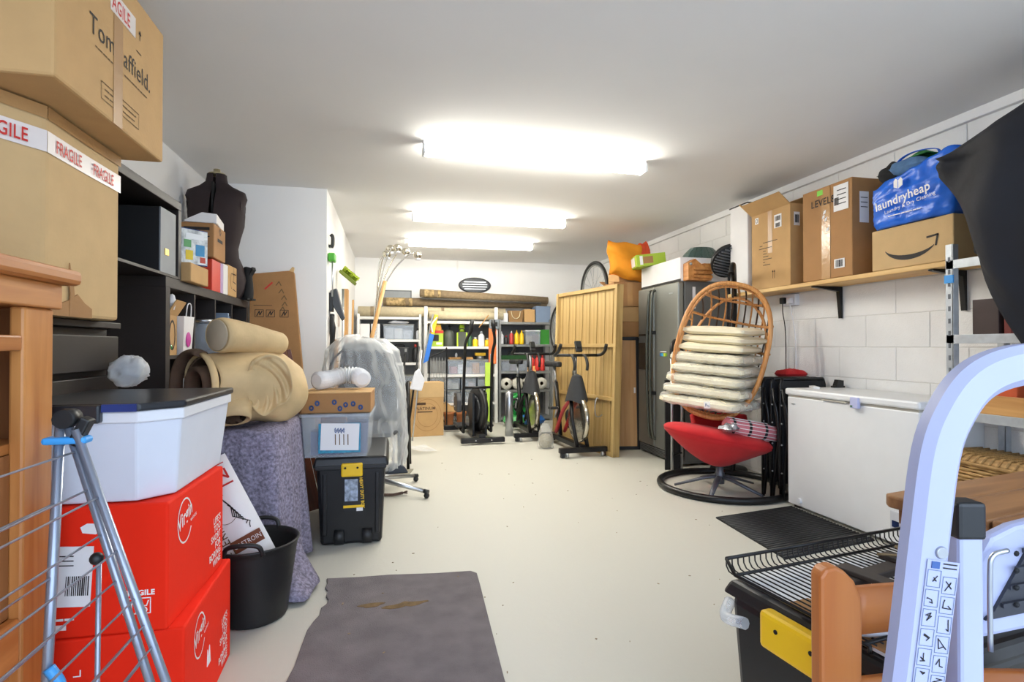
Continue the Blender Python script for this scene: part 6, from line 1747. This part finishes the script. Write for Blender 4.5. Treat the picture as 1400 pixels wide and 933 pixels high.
G().tube([(-.20, -.02, .52), (-.06, -.02, .70)], .008, 6).build('frame_bar', 'ash', t)
t = thing('lime_pole', 'tall lime green and grey garden pole leaning before the white shelving', 'pole', (1.30, 7.45, 0), rot=(R(-2), R(1), 0))
G().box(-.05, -.012, .0, .05, .012, .88).build('lime_blade', mat('lime_pole', 'b9da4c', .5, var=.12), t, bevel=.004)
G().box(.02, -.014, .1, .055, .014, 1.0).build('steel_edge', 'galvanised', t)

# ---------------- elliptical trainer ----------------
t = thing('elliptical_trainer', 'black elliptical trainer with tall curved arms and a big flywheel', 'exercise machine', (1.0, 6.10, 0), R(2))
G().box(-.245, -.035, .02, .255, .03, .075).build('front_stabiliser', 'black_metal', t, bevel=.008)
for x in (-.08, .10): G().lathe([(.008, -.038), (.006, -.036)], (x, 0, .05), 8, 'y').build('bolt', 'steel', t)
G().box(-.30, 1.0, .02, .24, 1.07, .08).build('rear_stabiliser', 'black_metal', t, bevel=.008)
G().box(-.04, .0, .05, .04, 1.02, .11).build('base_beam', 'black_metal', t, bevel=.006)
for s in (-1, 1):
    x = s * .165
    G().tube(smoothpath([(x, .30, .10), (x, .28, .6), (x * .98, .22, 1.0), (x * 1.02, .12, 1.15), (x * .8, .0, 1.27), (x * .72, -.02, 1.38)]), .018, 8).build('swing_arm', 'black_metal', t)
    G().tube([(x * .8, .0, 1.27), (x * .72, -.02, 1.40)], .023, 8).build('grip', 'black_plastic', t)
    G().tube([(x, .30, .10), (x * 1.05, .95, .12)], .018, 8).build('pedal_bar', 'black_metal', t)
    G().box(x - .06, .42, .13, x + .06, .72, .16).build('foot_pedal', 'black_plastic', t, bevel=.012)
G().tube([(-.165, .27, .62), (.165, .27, .62)], .015, 8).build('cross_tube', 'black_metal', t)
fw = G().lathe([(.04, -.03), (.235, -.035), (.25, -.02), (.25, .02), (.235, .035), (.04, .03)], (0, 0, 0), 36, 'x').build('flywheel', mat('wheel_black', '1c1d1f', .35, var=.1), t, loc=(.01, .33, .36), rot=(0, 0, R(12)))
G().lathe([(.255, -.025), (.262, 0), (.255, .025)], n=36, axis='x').build('tyre_ring', 'rubber_black', fw)
G().lathe([(.0, -.05), (.13, -.05), (.17, -.04)], n=24, axis='x').build('hub_cover', mat('hub_grey', '2c2d30', .5), fw)
G().box(-.075, .22, .06, -.05, .44, .55).build('flywheel_fork', 'black_metal', t); G().box(.075, .22, .06, .10, .44, .55).build('flywheel_fork', 'black_metal', t)
G().prism([(.20, .34), (.42, .34), (.46, .42), (.42, .56), (.24, .56), (.18, .48)], -.26, -.20, 'x').build('crank_guard', mat('guard_dark', '34363a', .5), t, bevel=.015)
for z in (.40, .52): G().ball((-.262, .33, z), .009, 8, 5).build('bolt', 'steel', t)
G().tube([(.13, .55, .05), (.13, .55, .62)], .02, 8).build('spring_post', 'black_metal', t)
pts5 = [(.13 + .03 * math.cos(k * 1.05), .55 + .03 * math.sin(k * 1.05), .22 + k * .0075) for k in range(50)]
G().tube(pts5, .008, 6).build('coil_spring', mat('spring_grey', '8f9494', .4, metal=.5), t)

# ---------------- spin bikes ----------------
mat('cover_cloth', '2c2d30', .8, var=.1)
def spin_bike(label, x, y, rz, red):
    t = thing('spin_bike', label, 'exercise bike', (x, y, 0), rz, 'spin bikes')
    G().box(-.255, -.03, .045, .255, .03, .095).build('front_stabiliser', 'black_metal', t, bevel=.008)
    for s in (-.22, .22):
        G().box(s - .02, -.025, .0, s + .02, .025, .045).build('levelling_foot', 'black_plastic', t, bevel=.006)
        G().lathe([(.022, -.012), (.022, .012)], (s * .86, -.045, .03), 12, 'x').build('transport_wheel', 'steel', t)
    G().box(-.11, .86, .03, .11, .92, .085).build('rear_stabiliser', 'black_metal', t, bevel=.008)
    G().box(-.03, .0, .06, .03, .89, .115).build('base_beam', 'black_metal', t, bevel=.006)
    fw = G().lathe([(.17, -.012), (.225, -.022), (.24, -.018), (.24, .018), (.225, .022), (.17, .012)], (0, 0, 0), 40, 'x').build('flywheel_rim', 'chrome', t, loc=(.01, .14, .36))
    G().lathe([(.0, -.009), (.172, -.01), (.172, .01), (0, .009)], n=36, axis='x').build('flywheel_disc', 'wheel_black', fw)
    for s in (-1, 1):
        G().tube([(s * .055, .02, .09), (s * .06, .14, .36), (s * .05, .20, .62)], .02, 8).build('fork_leg', 'black_metal', t)
    G().tube([(0, .22, .60), (0, .20, .78)], .032, 10).build('head_tube', red, t)
    for s in (-1, 1): G().tube(smoothpath([(s * .05, .22, .55), (s * .055, .42, .40), (s * .05, .62, .16)]), .02, 8).build('frame_tube', red, t)
    G().tube([(0, .62, .12), (0, .76, .70)], .026, 10).build('seat_tube', 'black_metal', t)
    G().tube([(0, .76, .70), (0, .80, .88)], .015, 8).build('seat_post', 'steel', t)
    G().prism([(-.03, .64), (.03, .64), (.05, .74), (.10, .86), (.08, .92), (-.08, .92), (-.10, .86), (-.05, .74)], .87, .93, 'z').build('saddle', 'black_plastic', t, bevel=.018)
    G().tube([(0, .20, .76), (0, .19, 1.02)], .017, 8).build('handle_post', 'steel', t)
    hb = G().tube([(-.24, .17, 1.01), (.24, .17, 1.01)], .016, 8).build('handlebar', 'black_plastic', t)
    for s in (-1, 1):
        G().tube(smoothpath([(s * .235, .17, 1.01), (s * .25, .10, 1.02), (s * .25, .02, 1.06), (s * .245, -.02, 1.12)]), .017, 8).build('bar_horn', 'black_plastic', hb)
        G().tube(smoothpath([(s * .07, .17, 1.01), (s * .07, .10, 1.0), (s * .07, .05, .92), (s * .07, .06, .86)]), .015, 8).build('bar_horn', 'black_plastic', hb)
    cs = G().cbox((.0, .12, 1.10), (.07, .03, .12), (R(-25), 0, 0)).build('console', 'black_plastic', t, bevel=.008)
    G().cbox((.0, .105, 1.12), (.05, .02, .07), (R(-25), 0, 0)).build('console_screen', 'dark_glass', cs)
    def clo(u, v):
        th = 2 * PI * u
        a = .048 + .062 * v ** .8; b = .055 + .105 * v
        return (a * math.cos(th) * (1 + .05 * math.sin(5 * th)), .15 + .02 * v + b * math.sin(th) * (1 + .05 * math.sin(4 * th + 1)), .80 - .26 * v - .015 * math.sin(3 * th) * v)
    G().grid(clo, 32, 10, cu=True).grid(lambda u, v: (lambda p: (p[0] * (1 - v), .15 + (p[1] - .15) * (1 - v), p[2] + .02 * v))(clo(u, 0)), 32, 3, cu=True).build('sweat_cover', 'cover_cloth', t)
    ck = G().lathe([(.0, -.012), (.075, -.012), (.085, 0), (.075, .012), (0, .012)], (0, 0, 0), 20, 'x').build('crank_case', 'black_plastic', t, loc=(.07, .55, .33))
    for s in (-1, 1):
        c_ = G().tube([(s * .09, .55, .33), (s * .10, .55 + s * .10, .33 - s * .12)], .012, 8).build('crank_arm', 'steel', t)
        G().box(s * .10 - (.0 if s > 0 else .09), .52 + s * .10, .31 - s * .12, s * .10 + (.09 if s > 0 else 0), .60 + s * .10, .335 - s * .12).build('pedal', 'black_plastic', c_, bevel=.005)
    G().lathe([(.02, .0), (.02, .05), (.0, .05)], (0, .23, .80), 10).build('resistance_knob', 'black_plastic', t)
    return t
mat('bike_red', 'a3252a', .35, var=.06)
spin_bike('black and red spin bike with chrome flywheel, beside the fence panel edge', 1.87, 5.20, R(4), 'bike_red')
spin_bike('black spin bike between the elliptical trainer and the other spin bike', 1.64, 6.20, R(2), 'black_metal')

# bits between the bikes and the fence panel
t = thing('pebble_bag', 'clear bag of pale pebbles on the floor between the spin bikes', 'bag', (1.63, 5.72, 0), R(5))
G().grid(lambda u, v: (lambda th, k: (k * .075 * math.cos(th), k * .06 * math.sin(th), .012 + .15 * v))(2 * PI * u, max(.02, math.sin(PI * min(1, .15 + .85 * v)) ** .4) * (1 + .06 * math.sin(9 * 2 * PI * u + 20 * v))), 28, 12, cu=True).build('pebbles', mat('pebbles', 'a39c88', .8, var=.5, scale=70, bump=.8, bscale=60), t)
G().grid(lambda u, v: (lambda th, k: (k * .085 * math.cos(th), k * .07 * math.sin(th), .005 + .27 * v))(2 * PI * u, (1 - .6 * v ** 3) * (1 + .10 * mnoise.noise(Vector((math.cos(2 * PI * u) * 3, math.sin(2 * PI * u) * 3, v * 4))))), 40, 16, cu=True).build('bag_film', 'wrap_film', t)
t = thing('steel_canister', 'shiny steel canister standing on the rear beam between the bikes', 'canister', (1.42, 6.62, 0))
G().lathe([(0, 0), (.05, 0), (.05, .52), (.03, .55), (0, .55)], n=16).build('body', 'steel', t)
for i in range(7):
    solo('wooden_stake', G().tube([(0, 0, 0), (.05 * math.sin(i * 2), .06, .78 + .05 * (i % 3))], .014, 7), 'ash', 'brown stake in the bundle standing before the grey shelving', 'stake', (1.84 + .035 * (i % 4), 7.25 + .04 * (i // 4), 0), group='brown stakes')

# ---------------- bicycle behind the fence panel ----------------
t = thing('bicycle', 'black bicycle lifted on stacked crates behind the fence panel, front wheel high', 'bicycle', (2.36, 6.81, .985), R(96), )
def wheel(cx, cz, r_=.335):
    w_ = G().tube([(cx + r_ * math.cos(2 * PI * k / 40), 0, cz + r_ * math.sin(2 * PI * k / 40)) for k in range(40)], .022, 8, closed=True).build('tyre', 'rubber_black', t)
    G().tube([(cx + (r_ - .03) * math.cos(2 * PI * k / 40), 0, cz + (r_ - .03) * math.sin(2 * PI * k / 40)) for k in range(40)], .010, 6, closed=True).build('wheel_rim', 'grey_metal', w_)
    for k in range(16):
        a = 2 * PI * k / 16; G().tube([(cx, .02 * (-1) ** k, cz), (cx + (r_ - .03) * math.cos(a), 0, cz + (r_ - .03) * math.sin(a))], .002, 4).build('spoke', 'steel', w_)
    G().tube([(cx, -.05, cz), (cx, .05, cz)], .02, 8).build('hub', 'black_metal', w_)
wheel(-.50, .80); wheel(.52, .36)
for a, b in (((-.50, 0, .80), (-.42, 0, .40)), ((-.42, 0, .45), (.10, 0, .25)), ((-.40, 0, .55), (.22, 0, .62)), ((.10, 0, .25), (.22, 0, .66)), ((.10, 0, .25), (.52, 0, .36)), ((.22, 0, .58), (.52, 0, .36))):
    G().tube([a, b], .016, 8).build('frame_tube', 'black_metal', t)
G().prism([(.08, -.02), (.32, -.07), (.34, 0), (.32, .07), (.08, .02)], .67, .70, 'z').build('saddle', 'black_plastic', t, bevel=.01)
G().tube(smoothpath([(-.42, -.28, .60), (-.40, -.1, .56), (-.40, .1, .56), (-.42, .28, .60)]), .013, 8).build('handlebar', 'black_plastic', t)
solo('storage_chest', G().box(-.32, -.62, 0, .32, .62, .97).box(-.33, -.63, .97, .33, .63, .98), 'black_matte', 'dark storage chest behind the fence panel carrying the bicycle', 'chest', (2.62, 6.85, 0), bevel=.01)

# ---------------- floor carpet and litter ----------------
mat('carpet_offcut_pile', '706a6c', .95, var=.16, scale=9, bump=.6, bscale=240)
edge = [(.372, 1.20), (.366, 1.5), (.365, 1.77), (.385, 2.2), (.400, 2.50), (.405, 2.63), (.38, 2.662), (.2, 2.672), (0, 2.70), (-.15, 2.705), (-.295, 2.72)]
left = [(-.285, 2.66), (-.292, 2.62), (-.275, 2.58), (-.278, 2.53), (-.262, 2.49), (-.268, 2.45), (-.285, 2.42), (-.282, 2.36), (-.30, 2.31), (-.315, 2.24), (-.318, 2.15), (-.322, 2.0), (-.335, 1.9), (-.345, 1.6), (-.36, 1.2)]
o = G().prism(edge + left, .0, .009, 'z').build('carpet_offcut', 'carpet_offcut_pile', bevel=.003)
tag(o, 'grey-mauve carpet offcut with one ragged torn edge on the concrete floor', 'carpet')
G().prism([(-.08 + .05 * math.cos(a) * (1 + .3 * math.sin(3 * a)), .02 * math.sin(a)) for a in [k * PI / 8 for k in range(16)]], .009, .0105, 'z').build('mud_stain', mat('mud', '6b5637', .95, var=.3, scale=40), o, loc=(.0, 2.40, 0), rot=(0, 0, R(4)))
G().prism([(.08 * math.cos(a) * (1 + .3 * math.sin(2 * a + 1)), .022 * math.sin(a) * (1 + .4 * math.sin(5 * a))) for a in [k * PI / 8 for k in range(16)]], .009, .0105, 'z').build('mud_stain', 'mud', o, loc=(.06, 2.37, 0), rot=(0, 0, R(6)))
rnd = random.Random(11)
g = G()
for k in range(55):
    x, y = rnd.uniform(-.2, 2.2), rnd.uniform(1.7, 5.2)
    z = .0105 if (-.33 < x < .41 and y < 2.72) else .0015
    s = rnd.uniform(.002, .006); a = rnd.uniform(0, PI)
    g.cbox((x, y, z), (s * rnd.uniform(1, 3), s, .002), (0, 0, a))
o = g.build('dry_litter', mat('litter', '8a7860', .9, var=.4, scale=20)); tag(o, 'scattered dry leaf crumbs and grit on the concrete floor', 'litter', kind='stuff')
